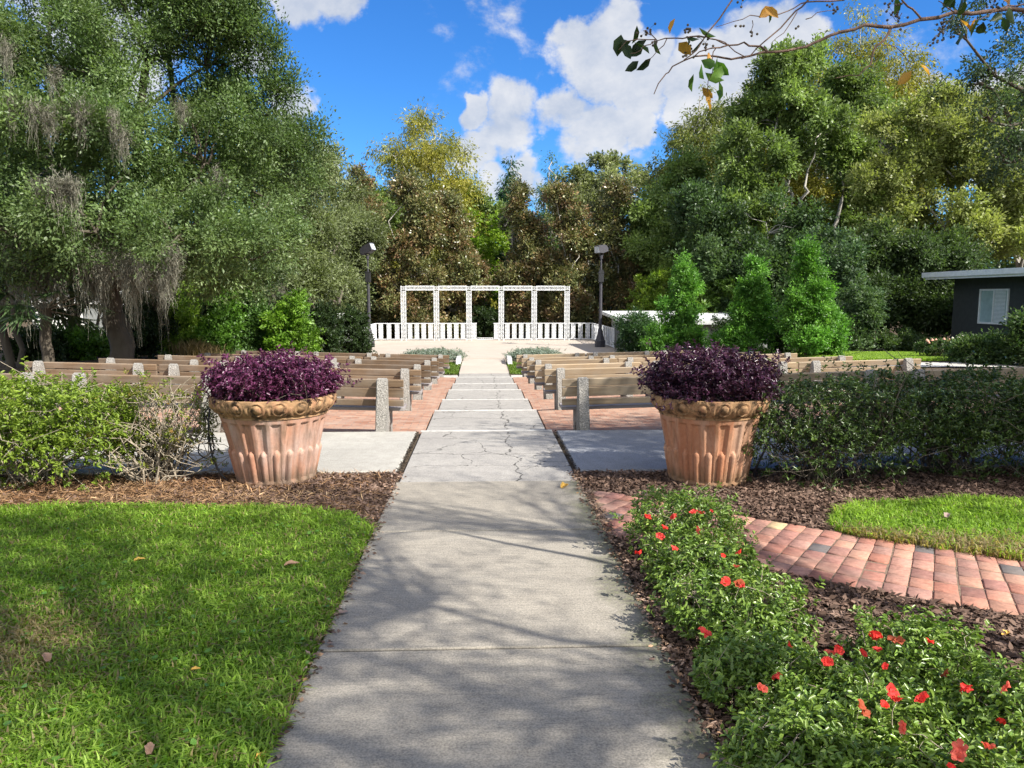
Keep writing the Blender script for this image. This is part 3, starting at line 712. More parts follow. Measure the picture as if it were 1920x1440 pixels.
def blades(name,x,y,z,L,W,C,rs,mat,lean=.55):
    n=len(x); P=np.stack([x,y,z],1); az=rs.random(n)*2*math.pi; d=np.stack([np.cos(az),np.sin(az),0*az],1); sd=np.stack([-np.sin(az+.6*rs.normal(size=n)),np.cos(az),0*az],1)
    ln=(lean*(.3+rs.random(n)*1.1))[:,None]; upv=np.array([0,0,1.]); L=L[:,None]; W=W[:,None]
    V=np.empty((n,5,3),np.float32)
    mid=P+(upv*.62+d*ln*.35)*L; V[:,0]=P-sd*W*.5; V[:,1]=P+sd*W*.5; V[:,2]=mid+sd*W*.42; V[:,3]=mid-sd*W*.42; V[:,4]=P+(upv*(.95-.35*ln)+d*ln*1.0)*L
    b=(np.arange(n,dtype=np.int32)*5)[:,None]; f=(b+np.array([[0,1,2,3,3,2,4]],np.int32)).ravel()
    return mesh_np(name,V.reshape(-1,3),f,np.tile([4,3],n),mat,np.repeat(C,5,0))
def patchn(x,y,s,seed=0.): return np.array([noise.noise(Vector((a*s,b*s,seed))) for a,b in zip(x,y)])
def grass(name,poly,dens,label,h=.05,seed=1,dry=None):
    rs=np.random.default_rng(seed); x,y=poly_pts(poly,dens,rs); k=infrust(x,y); x,y=x[k],y[k]
    c=patchn(x,y,1.6,seed)+.5*patchn(x,y,6,seed+3.); t=np.clip(.5+.9*c,0,1)
    C=pal([(.09,.16,.018),(.19,.32,.035),(.30,.45,.06),(.46,.58,.14)],len(x),rs,t*.45+.55*rs.random(len(x)),.25)
    if dry is not None:
        dm=dry(x,y)>rs.random(len(x)); C[dm]=pal([(.26,.20,.09),(.42,.34,.18)],int(dm.sum()),rs)
    L=h*(.55+.8*rs.random(len(x)))*(1+.35*c); W=.0085*(.6+.8*rs.random(len(x)))
    tag(ob(name,blades(name,x,y,gz(x,y)+.010,L,W,C,rs,M['grass'],.9)),label,'grass',None,'stuff')
def dryL(x,y):
    e=np.exp(-((x+2.35)/.5)**2-((y-3.5)/.5)**2)*.8
    return np.clip(e+.09,0,.85)
grass('lawn_grass',LG,9500,'bright green lawn grass left of the walk',.066,21,dryL)
grass('lawn_grass',RGp,8000,'small green grass patch beside the curving brick path',.075,22,lambda x,y: np.clip(.03+.75*sst(.35,.0,y-np.interp(x,[2.5,3.5,5],[5.05,4.75,4.5])),0,.8))
# broad weed leaves in the lawn
rs=np.random.default_rng(5); x,y=poly_pts(LG,45,rs); k=infrust(x,y,0); x,y=x[k],y[k]; n_=len(x); A=rs.normal(size=(n_,3)); A[:,2]=.15
tag(ob('lawn_weeds',leaf_mesh('lawn_weeds',np.stack([x,y,.045+.015*rs.random(n_)],1),A,.016+.022*rs.random(n_),pal([(.07,.17,.02),(.14,.28,.04)],n_,rs),M['leaf_glossy'],.95,.1,2.,True,rs)),'round glossy weed leaves scattered through the lawn','weeds',None,'stuff')
# ---- curving brick path
ctr=[Vector(p) for p in ((.60,6.02,0),(.98,5.74,0),(1.6,5.22,0),(2.2,4.76,0),(2.56,4.5,0),(3.1,4.17,0),(4.0,3.72,0),(5.2,3.3,0),(6.6,3.0,0))]
def crs(P):
    out=[]
    for i in range(len(P)-1):
        a,b_,c,d=P[max(i-1,0)],P[i],P[i+1],P[min(i+2,len(P)-1)]
        for t in np.linspace(0,1,24)[:-1]: out.append(.5*((2*b_)+(c-a)*t+(2*a-5*b_+4*c-d)*t*t+(3*b_-a-3*c+d)*t**3))
    return out
cp=crs(ctr); s_=[0]
for a,b_ in zip(cp,cp[1:]): s_.append(s_[-1]+(b_-a).length)
def onpath(s):
    s=max(0,min(s,s_[-1]-1e-4)); i=int(np.searchsorted(s_,s))-1; i=max(i,0); t=(s-s_[i])/(s_[i+1]-s_[i]); p=cp[i].lerp(cp[i+1],t); d=(cp[i+1]-cp[i]).normalized(); return p,Vector((-d.y,d.x,0))
rb=np.random.default_rng(9); VV=[];FF=[];CC=[]; off=0
cols=[(.37,.165,.115),(.42,.20,.14),(.34,.155,.115),(.44,.235,.165),(.38,.20,.15),(.30,.15,.12),(.35,.19,.15)]
nc=6; bw=.175; bl=.125; s=0.0; row=0; HWD=nc*bw/2
while s<s_[-1]-bl:
    for j in range(nc):
        a0,a1=-HWD+j*bw,-HWD+(j+1)*bw; g=.004; quad=[]
        for (ss,aa) in ((s+.0025,a0+.006),(s+bl-.0025,a0+.006),(s+bl-.0025,a1-.006),(s+.0025,a1-.006)):
            p,nn=onpath(ss); quad.append(p+nn*aa)
        c=sum(quad,Vector())/4
        if XL-.1<c.x<XR+.05: continue
        dz=rb.normal()*.0025; tl=rb.normal(size=2)*.006; jit=rb.normal(size=2)*.002
        ring=[];
        for f,z in ((1,-.03),(1,.004),(.97,.011),(.90,.015)):
            for q in quad:
                v=c+(q-c)*f; ring.append((v.x+jit[0],v.y+jit[1],z+dz+tl[0]*(v.x-c.x)*8*.1+tl[1]*(v.y-c.y)))
        VV+=ring
        for lv in range(3):
            for k in range(4): FF.append((off+lv*4+k,off+lv*4+(k+1)%4,off+lv*4+4+(k+1)%4,off+lv*4+4+k))
        FF.append((off+12,off+13,off+14,off+15)); off+=16
        col=np.array(cols[rb.integers(7)])*(1+.09*rb.normal()); 
        if rb.random()<.02: col=np.array([.12,.11,.11])
        elif rb.random()<.02: col=np.array([.50,.36,.20])
        CC+= [np.clip(col,.03,.7)]*16
    s+=bl; row+=1
tag(ob('brick_path',mesh_np('brick_path',VV,np.array(FF)[:, :].ravel(),4,M['paver'],np.array(CC))),kind='structure')
pathpoly=[tuple((onpath(s)[0]+onpath(s)[1]*HWD))[:2] for s in np.linspace(0,s_[-1],40)]+[tuple((onpath(s)[0]-onpath(s)[1]*HWD))[:2] for s in np.linspace(s_[-1],0,40)]
b=MB(); b.prism(pathpoly,-.03,.0075,'z'); tag(b.build('path_sand',simple('joint_sand',(.17,.12,.085),.95,40,.4)),kind='structure')
# ---- bark mulch chips and pine straw
def mulch(name,label,x,y,size,palette,seed,straw=False):
    rs=np.random.default_rng(seed); n=len(x); A=rs.normal(size=(n,3)); A[:,2]*=.28
    z=.002+.02*rs.random(n)**1.5; 
    me=leaf_mesh(name,np.stack([x,y,z],1),A,size*(.5+rs.random(n)),pal(palette,n,rs,np.clip(.5+.8*patchn(x,y,1.7,seed),0,1)*.6+.4*rs.random(n),.25),M['chip'],(.07 if straw else .42),.06,.9,False,rs)
    tag(ob(name,me),label,'mulch',None,'stuff')
brown=[(.045,.028,.02),(.10,.063,.046),(.18,.12,.09),(.31,.225,.175)]; tan=[(.10,.055,.03),(.22,.12,.06),(.34,.22,.12),(.46,.35,.22)]
rs=np.random.default_rng(31)
Lm=[(XL-.01,5.2),(XL-.01,7.13),(-9,7.13),(-9,5.5)]; x,y=poly_pts(Lm,7800,rs); k=infrust(x,y)&~inpoly(x,y-.04,LG); x,y=x[k],y[k]
lf=sst(-1.2,-3.2,x+.5*patchn(x,y,2.2,1.)) ; m=rs.random(len(x))>lf*.75
mulch('bark_mulch','reddish brown bark mulch around the left planter',x[m],y[m],.034,brown,1)
x2,y2=poly_pts(Lm,6500,rs); k=infrust(x2,y2)&~inpoly(x2,y2-.03,LG)&(rs.random(len(x2))<sst(-.6,-3,x2)+.1+.5*sst(6.2,5.8,y2)); mulch('pine_straw','tan pine straw and dry clippings under the left hedge',x2[k],y2[k],.075,tan,2,True)
Rm=[(XR+.03,.8),(XR+.03,7.1),(9,7.1),(9,.8)]; x,y=poly_pts(Rm,6800,rs); k=infrust(x,y,.2)&~inpoly(x,y,pathpoly)&~inpoly(x,y-.02,RGp); x,y=x[k],y[k]
mulch('bark_mulch','dark brown bark mulch around the azaleas and right planter',x,y,.040,brown,3)
x2,y2=poly_pts(Rm,240,rs); k=infrust(x2,y2)&inpoly(x2,y2,pathpoly); x2,y2=x2[k],y2[k]
# edge litter on walk
x3=np.concatenate([XL-.01+.03*rs.normal(size=1500),XR+.01+.035*rs.normal(size=2200)]); y3=np.concatenate([2+5.1*rs.random(1500),2+5.1*rs.random(2200)])
n3=len(x3); A=rs.normal(size=(n3,3)); A[:,2]*=.2
tag(ob('edge_litter',leaf_mesh('edge_litter',np.stack([x3,y3,.022+.01*rs.random(n3)],1),A,.012+.03*rs.random(n3),pal(brown+[(.35,.2,.1)],n3,rs),M['chip'],.5,.1,1.,False,rs)),'crumbs of bark along both edges of the walk','litter',None,'stuff')
# ---- single fallen leaves
def fallen(p,size,col,rz,label,cup=.25):
    bm=bmesh.new(); out=[]; nn=14
    for k in range(nn):
        a=2*math.pi*k/nn; r=size*.5*(1-.25*abs(math.sin(a*2.5)))*(1.0 if math.cos(a)<.7 else 1.3); out.append(bm.verts.new((r*math.cos(a),r*math.sin(a)*.6,cup*size*(math.sin(a)**2)*.8+.002*(k%2))))
    c=bm.verts.new((0,0,.0)); 
    for k in range(nn): bm.faces.new((out[k],out[(k+1)%nn],c))
    r_=bmesh.ops.extrude_face_region(bm,geom=bm.faces[:]); bmesh.ops.translate(bm,vec=(0,0,.0015),verts=[v for v in r_['geom'] if isinstance(v,bmesh.types.BMVert)])
    me=bpy.data.meshes.new('fallen_leaf'); bm.to_mesh(me); bm.free(); me.materials.append(col)
    o=ob('fallen_leaf',me,None,(p[0],p[1],p[2]+.004)); o.rotation_euler=(.1,-.15,rz); return tag(o,label,'leaf','fallen leaves')
yel=simple('leaf_yellow',(.62,.38,.08),.7,40,.2); tanl=simple('leaf_tan',(.36,.22,.14),.8,40,.25); gry=simple('leaf_grey',(.26,.19,.16),.85,40,.25)
fallen(at_z(1058,914,.02),.10,yel,.8,'curled yellow leaf lying on the walk near the right planter',.5)
fallen(at_z(636,1152,.02),.075,gry,.3,'round grey brown leaf on the left edge of the walk',.15)
fallen(at_z(488,1424,.02),.06,yel,1.3,'orange leaf at the lawn edge in the bottom corner of the walk')
fallen(at_z(544,1060,.05),.09,tanl,.2,'large pale tan leaf lying in the lawn near the walk')
fallen(at_z(259,1052,.05),.07,yel,.5,'orange dry leaf in the shaded part of the lawn')
fallen(at_z(280,1408,.05),.065,tanl,1.9,'curled tan leaf in the grass at the bottom of the lawn')
fallen(at_z(88,1236,.05),.08,tanl,2.2,'brown leaf on the dry patch of the lawn')
fallen(at_z(365,1257,.05),.04,yel,.1,'small yellow leaf standing in the middle of the lawn')
fallen(at_z(1775,968,.06),.09,gry,.9,'brown leaf lying in the small grass patch on the right')
fallen(at_z(1885,1190,.01),.06,yel,.4,'yellow leaf on the bark beside the brick path')
# ---------------------------------------------------------------- azaleas by the walk
az=[(.06,.12,.02),(.11,.19,.03),(.18,.27,.045),(.28,.36,.08)]
AZ=[(1.33,4.78,.38,.44,'azalea with red blooms farthest up the walk, against the brick path'),
(1.25,4.12,.31,.34,'second azalea from the far end of the bed along the walk'),(1.26,3.52,.34,.34,'low azalea in the middle of the bed beside the walk'),
(1.16,2.92,.28,.30,'azalea beside the walk where the bed widens'),(1.88,3.0,.27,.31,'open dark leaved azalea standing near the bark gap by the brick path'),
(1.10,2.36,.25,.28,'azalea at the bottom edge of the picture closest to the walk'),(1.42,2.56,.30,.30,'azalea with many red blooms in the wide near bed'),
(2.04,2.5,.32,.30,'azalea at the right edge below the brick path'),(1.42,2.05,.33,.30,'nearest azalea, cut by the bottom of the picture'),(1.90,2.05,.32,.30,'azalea in the bottom right corner')]
azo=[]
for i,(x,y,r,h,lab) in enumerate(AZ):
    e_,P=shrub('azalea_shrub',lab,(x,y,0),(r,r*.95),h,760,9,.030,az,40+i,group='azaleas in the bed beside the walk',mat='leaf_glossy',w=.42,nst=34,stemr=.005,zb=.06,sprigs=.10,lift=.8,inner=.5,box=.2)
    azo.append((e_,P))
def flower_mesh(seed,sz=.046):
    rs=np.random.default_rng(seed); bm=bmesh.new()
    for fl in range(2):
        cx,cy=(rs.normal(size=2)*.018 if fl else (0,0)); 
        for k in range(5):
            a=2*math.pi*k/5+rs.random()*.3; d=Vector((math.cos(a),math.sin(a),0)); s=Vector((-math.sin(a),math.cos(a),0)); pr=[]
            for t,wd,z in ((.05,.003,0),(.35,.007,.45),(.72,.0115,.75),(1,.004,.62+.22*rs.normal())):
                c=Vector((cx,cy,0))+d*sz*.5*t+Vector((0,0,z*sz*.5)); pr.append([bm.verts.new(c-s*wd*sz/.05),bm.verts.new(c+Vector((0,0,-.003))),bm.verts.new(c+s*wd*sz/.05)])
            for p,q in zip(pr,pr[1:]):
                bm.faces.new((p[0],p[1],q[1],q[0])); bm.faces.new((p[1],p[2],q[2],q[1]))
    me=bpy.data.meshes.new('flower'); bm.to_mesh(me); bm.free(); c=rs.random()
    col=np.array([.85,.045,.03])*(1-c*.15)+np.array([.05,.05,.05])*c
    if seed==4: col=np.array([.80,.16,.11])
    if seed==5: col=np.array([.42,.10,.045])
    at_=me.color_attributes.new('Col','FLOAT_COLOR','POINT'); a4=np.ones((len(me.vertices),4),np.float32); a4[:,:3]=col; at_.data.foreach_set('color',a4.ravel())
    me.materials.append(M['petal']); return me
FM=[flower_mesh(i) for i in range(6)]
fpx=[(1339,957),(1218,968),(1204,979),(1260,970),(1300,967),(1308,973),(1247,985),(1318,1001),(1238,1013),(1190,1030),(1255,1034),(1354,1046),(1390,1055),(1392,1066),(1362,1082),(1388,1092),(1376,1098),(1326,1186),
(1470,1224),(1548,1230),(1560,1225),(1585,1232),(1556,1240),(1615,1220),(1640,1222),(1672,1267),(1650,1322),(1697,1310),(1716,1314),(1664,1290),(1780,1255),(1825,1298),(1808,1296),(1728,1196),(1650,1197),(1690,1206),(1452,1293),(1806,1420),(1770,1432),(1862,1345),(1604,1335),(1448,1300),(1890,1302),(1700,1372),(1852,1392)]
rf=random.Random(4)
ctrs=np.array([(a[0],a[1]) for a in AZ]); allP=np.concatenate([p for _,p in azo]); own=np.concatenate([np.full(len(p),i) for i,(_,p) in enumerate(azo)])
camv=np.array([0,0,H])
for (a,b_) in fpx:
    d=np.array(ray(a,b_)); d/=np.linalg.norm(d); rel=allP-camv; t=rel@d; dist=np.linalg.norm(rel-t[:,None]*d,axis=1)
    k=np.where(dist<.035)[0]
    if len(k)==0: k=np.argsort(dist)[:3]
    j=k[np.argmin(t[k])]; p=allP[j]; e_=azo[own[j]][0]
    o=ob('flower',FM[rf.randrange(6)],e_); o.location=Vector(p)-e_.location+Vector((-d*.02))+Vector((0,0,.012)); o.rotation_euler=(rf.uniform(-.2,1.3),rf.uniform(-.9,.9),rf.uniform(-3,3)); s=rf.uniform(.55,1.1); o.scale=(s,s,s)
# ---------------------------------------------------------------- hedges
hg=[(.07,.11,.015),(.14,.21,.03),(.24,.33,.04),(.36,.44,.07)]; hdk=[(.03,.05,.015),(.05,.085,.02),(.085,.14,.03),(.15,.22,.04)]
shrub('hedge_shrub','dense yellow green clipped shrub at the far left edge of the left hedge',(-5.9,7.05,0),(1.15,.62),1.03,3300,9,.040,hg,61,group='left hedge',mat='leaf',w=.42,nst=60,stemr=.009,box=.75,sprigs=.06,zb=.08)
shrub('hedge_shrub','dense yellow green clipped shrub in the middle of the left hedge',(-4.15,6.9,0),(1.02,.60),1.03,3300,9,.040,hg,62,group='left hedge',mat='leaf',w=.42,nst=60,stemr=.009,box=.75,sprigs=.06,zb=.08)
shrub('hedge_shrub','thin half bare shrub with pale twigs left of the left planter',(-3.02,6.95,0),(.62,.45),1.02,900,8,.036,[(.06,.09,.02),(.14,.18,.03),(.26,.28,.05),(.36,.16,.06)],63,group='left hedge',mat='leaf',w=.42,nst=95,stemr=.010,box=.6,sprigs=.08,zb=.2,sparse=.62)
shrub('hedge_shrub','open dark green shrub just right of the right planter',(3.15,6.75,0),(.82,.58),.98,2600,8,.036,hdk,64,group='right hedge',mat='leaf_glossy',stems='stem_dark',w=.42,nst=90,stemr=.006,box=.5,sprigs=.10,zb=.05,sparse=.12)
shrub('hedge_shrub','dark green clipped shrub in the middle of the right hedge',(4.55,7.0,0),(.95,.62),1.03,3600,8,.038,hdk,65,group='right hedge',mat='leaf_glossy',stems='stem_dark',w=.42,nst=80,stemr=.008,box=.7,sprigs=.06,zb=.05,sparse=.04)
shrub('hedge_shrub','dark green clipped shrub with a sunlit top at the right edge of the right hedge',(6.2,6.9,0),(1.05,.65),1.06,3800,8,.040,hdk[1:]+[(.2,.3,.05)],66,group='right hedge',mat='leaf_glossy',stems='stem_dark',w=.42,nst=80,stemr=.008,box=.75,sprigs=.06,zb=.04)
# silver mounds at the foot of the stage
sv=[(.12,.16,.12),(.22,.27,.22),(.36,.40,.36)]
for sx,lab in ((-1,'low silvery green mound at the stage foot left of the aisle'),(1,'low silvery green mound at the stage foot right of the aisle')):
    x=at_z(830 if sx<0 else 1000,670,-.8); shrub('silver_shrub',lab,(sx*1.98+.05,29.3,-.80),(1.12,.85),.52,1500,7,.075,sv,70+sx,group='silver mounds by the stage',mat='leaf_dull',w=.35,nst=20,zb=.05,fold=False)
for sx in (-1,1):
    b=MB(); x_=(XL-.12 if sx<0 else XR+.12); b.prism([(27.6,-.9),(27.6,-.78),(28.0,-.58),(29.2,-.55),(29.2,-.9)],x_-.09,x_+.09,'x',.01); tag(b.build('kerb_stone',M['kerb']),'white concrete kerb stone %s of the aisle by the silver mound'%('left' if sx<0 else 'right'),'kerb stone','kerb stones by the stage')
for sx in (-1,1):
    xa,xb=(XL-.03,XL-1.6) if sx<0 else (XR+.03,XR+1.6); poly=[(xa,24.35),(xb,24.35),(xb,28.6),(xa,28.6)] if sx>0 else [(xb,24.35),(xa,24.35),(xa,28.6),(xb,28.6)]
    rs=np.random.default_rng(80+sx); x,y=poly_pts(poly,700,rs); C=pal([(.08,.15,.02),(.2,.28,.05)],len(x),rs); z=np.full(len(x),-.82)
    tag(ob('grass_strip',blades('grass_strip',x,y,z,.06+.05*rs.random(len(x)),.02+.01*rs.random(len(x)),C,rs,M['grass'],.7)),'green grass strip beside the aisle before the stage','grass',None,'stuff')
# ---------------------------------------------------------------- far ground coverings and buildings
def lobe(px_,py_,Y,rx,rz,ry=None):
    p=at_y(px_,py_,Y); a=rx*Y/F; c=rz*Y/F; return (p.x,p.y,p.z,a,(ry if ry else (a+c)/2),c)
FL=[(8.6,20.2),(17.5,20.2),(18.5,28.5),(10.5,28.5),(9.0,24)]
sheet('lawn',FL,.010,M['lawn'],.8)
rs=np.random.default_rng(91); x,y=poly_pts(FL,1500,rs); 
tag(ob('lawn_grass',blades('lawn_grass',x,y,gz(x,y)+.01,.07+.06*rs.random(len(x)),.012+.01*rs.random(len(x)),pal([(.16,.27,.03),(.25,.38,.05),(.36,.48,.10)],len(x),rs),rs,M['grass'],.8)),'sunlit lawn grass beyond the benches on the right','grass',None,'stuff')
sheet('garden_path',[(9.2,18.2),(21,17.6),(21,19.1),(9.2,19.5)],.03,M['conc_pad'],1.0)
# grey house
hx=X_(1785,31.1)
e=empty('house',(hx,27,-.6),0,'dark grey flat roofed house with white eaves at the right edge','house')
b=MB(); b.box((5,-1.0,1.55),(10,10.2,3.1)); b.build('wall',M['house'],e)
b=MB(); b.box((4.55,-1.1,3.22),(10.9,11.9,.10)); rf_=b.build('roof',M['roofwhite'],e)
b=MB(); b.box((-.93,-1.1,3.235),(.05,12.0,.21)); b.box((-.86,-1.1,3.09),(.05,11.7,.10)); b.box((4.5,4.9,3.235),(10.9,.05,.21)); b.build('fascia',M['whitepaint'],rf_)
y0w,y1w=2.35,.75; zc,hz=1.93,1.30
b=MB(); ym=(y0w+y1w)/2; wy=y0w-y1w
for yy_ in (y0w,y1w): b.box((-.02,yy_,zc),(.07,.07,hz+.07))
for zz in (-1,1): b.box((-.021,ym,zc+zz*hz/2),(.066,wy-.07,.07))
b.box((-.015,ym,zc),(.055,.06,hz-.07)); w_=b.build('window',M['whitepaint'],e)
b=MB(); b.box((-.006,ym,zc),(.01,wy-.06,hz-.06)); b.build('pane',M['windowglass'],w_)
b=MB()
for k in range(24): b.box((-.018,ym-.36,zc-hz/2+.07+k*(hz-.13)/23),(.02,.60,.026),rot=Matrix.Rotation(R(25),3,'Y'))
b.build('shutter',M['whitepaint'],w_)
b=MB(); b.box((.002,ym+.36,zc),(.012,.62,hz-.1)); b.build('blind',simple('blind',(.45,.58,.60),.6,20,.1),w_)
# low white-roofed building behind the clipped trees
e=empty('low_building',(X_(1320,33),34.0,-.8),0,'low pale building with a flat white roof behind the three clipped trees','building')
wx=X_(1478,32)-X_(1158,32)
b=MB(); b.box((.0,1.2,.75),(wx-.8,5.0,1.5)); b.build('wall',M['wallgrey'],e)
b=MB(); b.box((0,1.2,1.58),(wx+.1,6.2,.16),rot=Matrix.Rotation(R(2.5),3,'X'),bev=.01); b.box((0,-1.86,1.42),(wx-.1,.06,.2)); b.build('roof',M['roofwhite'],e)
# pale building seen under the oaks
xa,xb=X_(40,41),X_(205,41); e=empty('pale_building',((xa+xb)/2,42,-.8),0,'bright white building glimpsed between the trunks under the oaks','building')
b=MB(); b.box((0,1.5,1.35),(xb-xa,3,2.7)); b.build('wall',M['wallpale'],e); b=MB(); b.box((0,1.5,2.78),(xb-xa+.6,3.6,.15)); b.build('roof',M['roofwhite'],e)
b=MB(); b.box((1.0,-.01,1.0),(1.0,.05,1.9)); b.build('door',M['wallgrey'],e)
xa,xb=X_(592,40),X_(655,40); e=empty('pale_shed',((xa+xb)/2,41,-.8),0,'small pale shed half hidden behind shrubs left of the stage','shed')
b=MB(); b.box((0,1,.75),(xb-xa,2,1.5)); b.build('wall',M['wallgrey'],e); b=MB(); b.box((0,1,1.56),(xb-xa+.3,2.4,.12)); b.build('roof',M['roofwhite'],e)
# ---------------------------------------------------------------- oaks on the left, with moss
oak=[(.065,.11,.04),(.105,.165,.055),(.16,.23,.08),(.26,.33,.16)]
def mossmesh(seed,L,wid):
    rs=np.random.default_rng(seed); V=[];Fc=[];Cc=[];off=0; n=int(230*wid/.5)
    for k in range(n):
        x,y=rs.normal(size=2)*wid*.32; l=L*(.15+.85*rs.random()**1.5)*math.exp(-(x*x+y*y)/(wid*.42)**2); m=10; zt=.35*rs.normal()*wid; a=rs.random()*6.28; w=.005+.007*rs.random()
        c=np.clip(np.array([.27,.26,.205])*(.6+.6*rs.random()),0,.6); px_,py_=x,y
        for j in range(m):
            t=j/(m-1); px_+=rs.normal()*.045; py_+=rs.normal()*.045
            ww=w*(1-.7*t); V+= [(px_*(1-.4*t)-ww*math.cos(a),py_*(1-.4*t)-ww*math.sin(a),zt-l*t),(px_*(1-.4*t)+ww*math.cos(a),py_*(1-.4*t)+ww*math.sin(a),zt-l*t)]; Cc+=[c,c]; a+=rs.normal()*.7
            if j: Fc.append((off+2*j-2,off+2*j-1,off+2*j+1,off+2*j))
        off+=2*m
    return mesh_np('moss',V,np.array(Fc).ravel(),4,M['moss'],np.array(Cc))
MM=[mossmesh(1,1.6,.45),mossmesh(2,1.1,.7),mossmesh(3,.8,.4),mossmesh(4,2.1,.5)]
def addmoss(e,pts,seed):
    r_=random.Random(seed)
    for (px_,py_,Y,k,s) in pts:
        p=at_y(px_,py_,Y); o=ob('moss',MM[k],e); o.location=p-e.location; o.rotation_euler=(0,0,r_.uniform(0,6.28)); o.scale=(s*r_.uniform(.8,1.2),s*r_.uniform(.8,1.2),s*r_.uniform(.8,1.15))
ga=19.4
A=[lobe(30,430,16.5,130,95),lobe(180,420,16.5,150,100),lobe(330,440,17.5,140,90),lobe(450,470,18,110,80),
 lobe(60,260,17,150,110),lobe(230,240,18,160,120),lobe(390,290,19,130,110),lobe(480,390,20,110,90),
 lobe(90,70,18,160,110),lobe(290,60,19.5,130,110),lobe(385,110,20,85,85),lobe(440,200,20.5,70,75),
 lobe(200,-120,19,260,110),lobe(-60,120,17,150,120),lobe(330,-60,20,80,70),
 lobe(100,470,20.5,140,70),lobe(300,480,22.5,140,70)]
bx=X_(208,ga)
e=tree('live_oak','huge dark green live oak hung with moss, its thick trunk behind the left benches',(bx,ga,-.05),A,15500,26,.085,oak,'leaf','bark_dark',.26,101,'live oaks on the left',170,'tree',.34,cr=.19,w=.42,gap=-.02,gscale=.75,droop=.05,bend=.1,sub=26,rr=(.12,.34),spread=(.5,1.1))
rm=random.Random(8); pts=[]
for k in range(46):
    x=rm.uniform(-10,330); pts.append((x,rm.uniform(470,530),rm.uniform(16.2,21),rm.randrange(4),rm.uniform(.5,1.0)))
for x,y,Y,k,s in ((20,190,14.6,0,.7),(60,200,14.6,3,.6),(90,215,14.8,1,.8),(105,345,14.4,0,1.0),(120,350,14.4,2,.9),(135,345,14.5,3,.7),(100,140,15,2,.8),(228,250,15.4,1,.7),(150,205,15.2,1,.8),(70,350,14.5,1,.7),(405,330,16.9,0,.8),(418,345,16.9,2,.8),(340,200,16.6,1,.6),(300,520,17,3,.9),(180,530,16.5,0,.8),(250,520,17,3,.8),(210,215,15.4,3,.6),(10,90,14.8,1,.7)): pts.append((x,y,Y+.9,k,s*.85))
addmoss(e,pts,1)
B=[lobe(540,330,31,90,80),lobe(600,380,37,85,75),lobe(550,450,34,100,75),lobe(650,450,45,65,75),lobe(580,520,36,80,55),lobe(668,560,47,40,60),lobe(630,560,42,50,50),lobe(510,300,30,65,75),lobe(520,525,32,105,50),lobe(430,530,28,85,40)]
e=tree('live_oak','olive green live oak sloping down toward the stage on the left',(X_(585,36),36,-.85),B,9000,24,.145,[(.085,.11,.045),(.13,.16,.065),(.18,.215,.10),(.24,.265,.145)],'leaf','bark_dark',.26,112,'live oaks on the left',120,'tree',.3,cr=.30,w=.42,gap=-.05,gscale=.6,droop=.1,bend=.1,sub=26,rr=(.16,.34))
pts=[(rm.uniform(340,600),rm.uniform(540,560),rm.uniform(29,33),rm.randrange(4),rm.uniform(.5,.8)) for k in range(10)]; addmoss(e,pts,2)
# silhouette branches rising to the right of the big oak
C=[lobe(452,45,19.5,40,60),lobe(500,110,20,30,34),lobe(505,205,20.5,42,42),lobe(560,275,21,44,32),lobe(400,0,19,60,50),lobe(530,165,20.5,26,26),lobe(420,200,20.5,80,90),lobe(540,300,21,60,50)]
tree('live_oak','feathery topped oak whose sprays stick out against the blue sky',(X_(222,22),22,-.1),C,2300,26,.085,oak[:3],'leaf','bark_dark',.13,103,'live oaks on the left',90,'tree',.55,cr=.26,w=.42,gap=-.02,gscale=.9,droop=-.3,bend=.1,sub=24,rr=(.10,.26),spread=(.4,1.3))
D=[lobe(-10,470,24,120,70),lobe(150,480,26,160,60),lobe(300,470,27,150,60),lobe(60,380,26,200,100),lobe(420,420,28,130,100)]
tree('live_oak','shaded oak filling the gap behind the big trunk on the far left',(X_(140,27),27,-.5),D,4200,22,.13,[(.03,.05,.02),(.06,.09,.035),(.09,.12,.05)],'leaf','bark_dark',.25,104,'live oaks on the left',70,'tree',.35,cr=.3,w=.45,gap=-.1,gscale=.5,sub=20)
# thin trunks under the oaks
tr_=[(28,22,.09,'leaning'),(62,25,.07,'slim'),(118,26,.09,'crooked'),(132,28,.07,'thin'),(152,27,.10,'slightly bent'),(172,29,.06,'spindly'),(12,19,.11,'stout')]
for k,(px_,Y,r,wd) in enumerate(tr_):
    rs=np.random.default_rng(200+k); x=X_(px_,Y); z=float(gz(x,Y)); e=empty('understory_tree',(x,Y,z),0,'%s dark trunked tree under the oaks, number %s from the left edge'%(wd,['two','three','four','five','six','seven','one'][k]),'tree','thin trees under the oaks')
    e['label']='%s dark trunked tree standing in the shade under the moss hung oaks'%wd
    dx=rs.normal()*.5; P=[wander((0,0,-.2),(dx,.2,4.3),9,.22,rs)]; paths=[(P[0],np.linspace(r,r*.6,9))]
    for q in range(5): 
        s=P[0][3+q]; paths.append((wander(s,s+np.array([rs.normal()*1.0,rs.normal()*.6,1.3]),6,.5,rs),np.linspace(r*.45,r*.12,6)))
    ob('trunk',tubes('trunk',paths,M['bark_dark'],7),e)
    lb=[(dx+rs.normal()*.3,.2,4.6,1.4,1.2,.7)]; crown('crown',lb,260,20,.12,[(.03,.05,.02),(.06,.09,.03)],M['leaf'],rs,e)
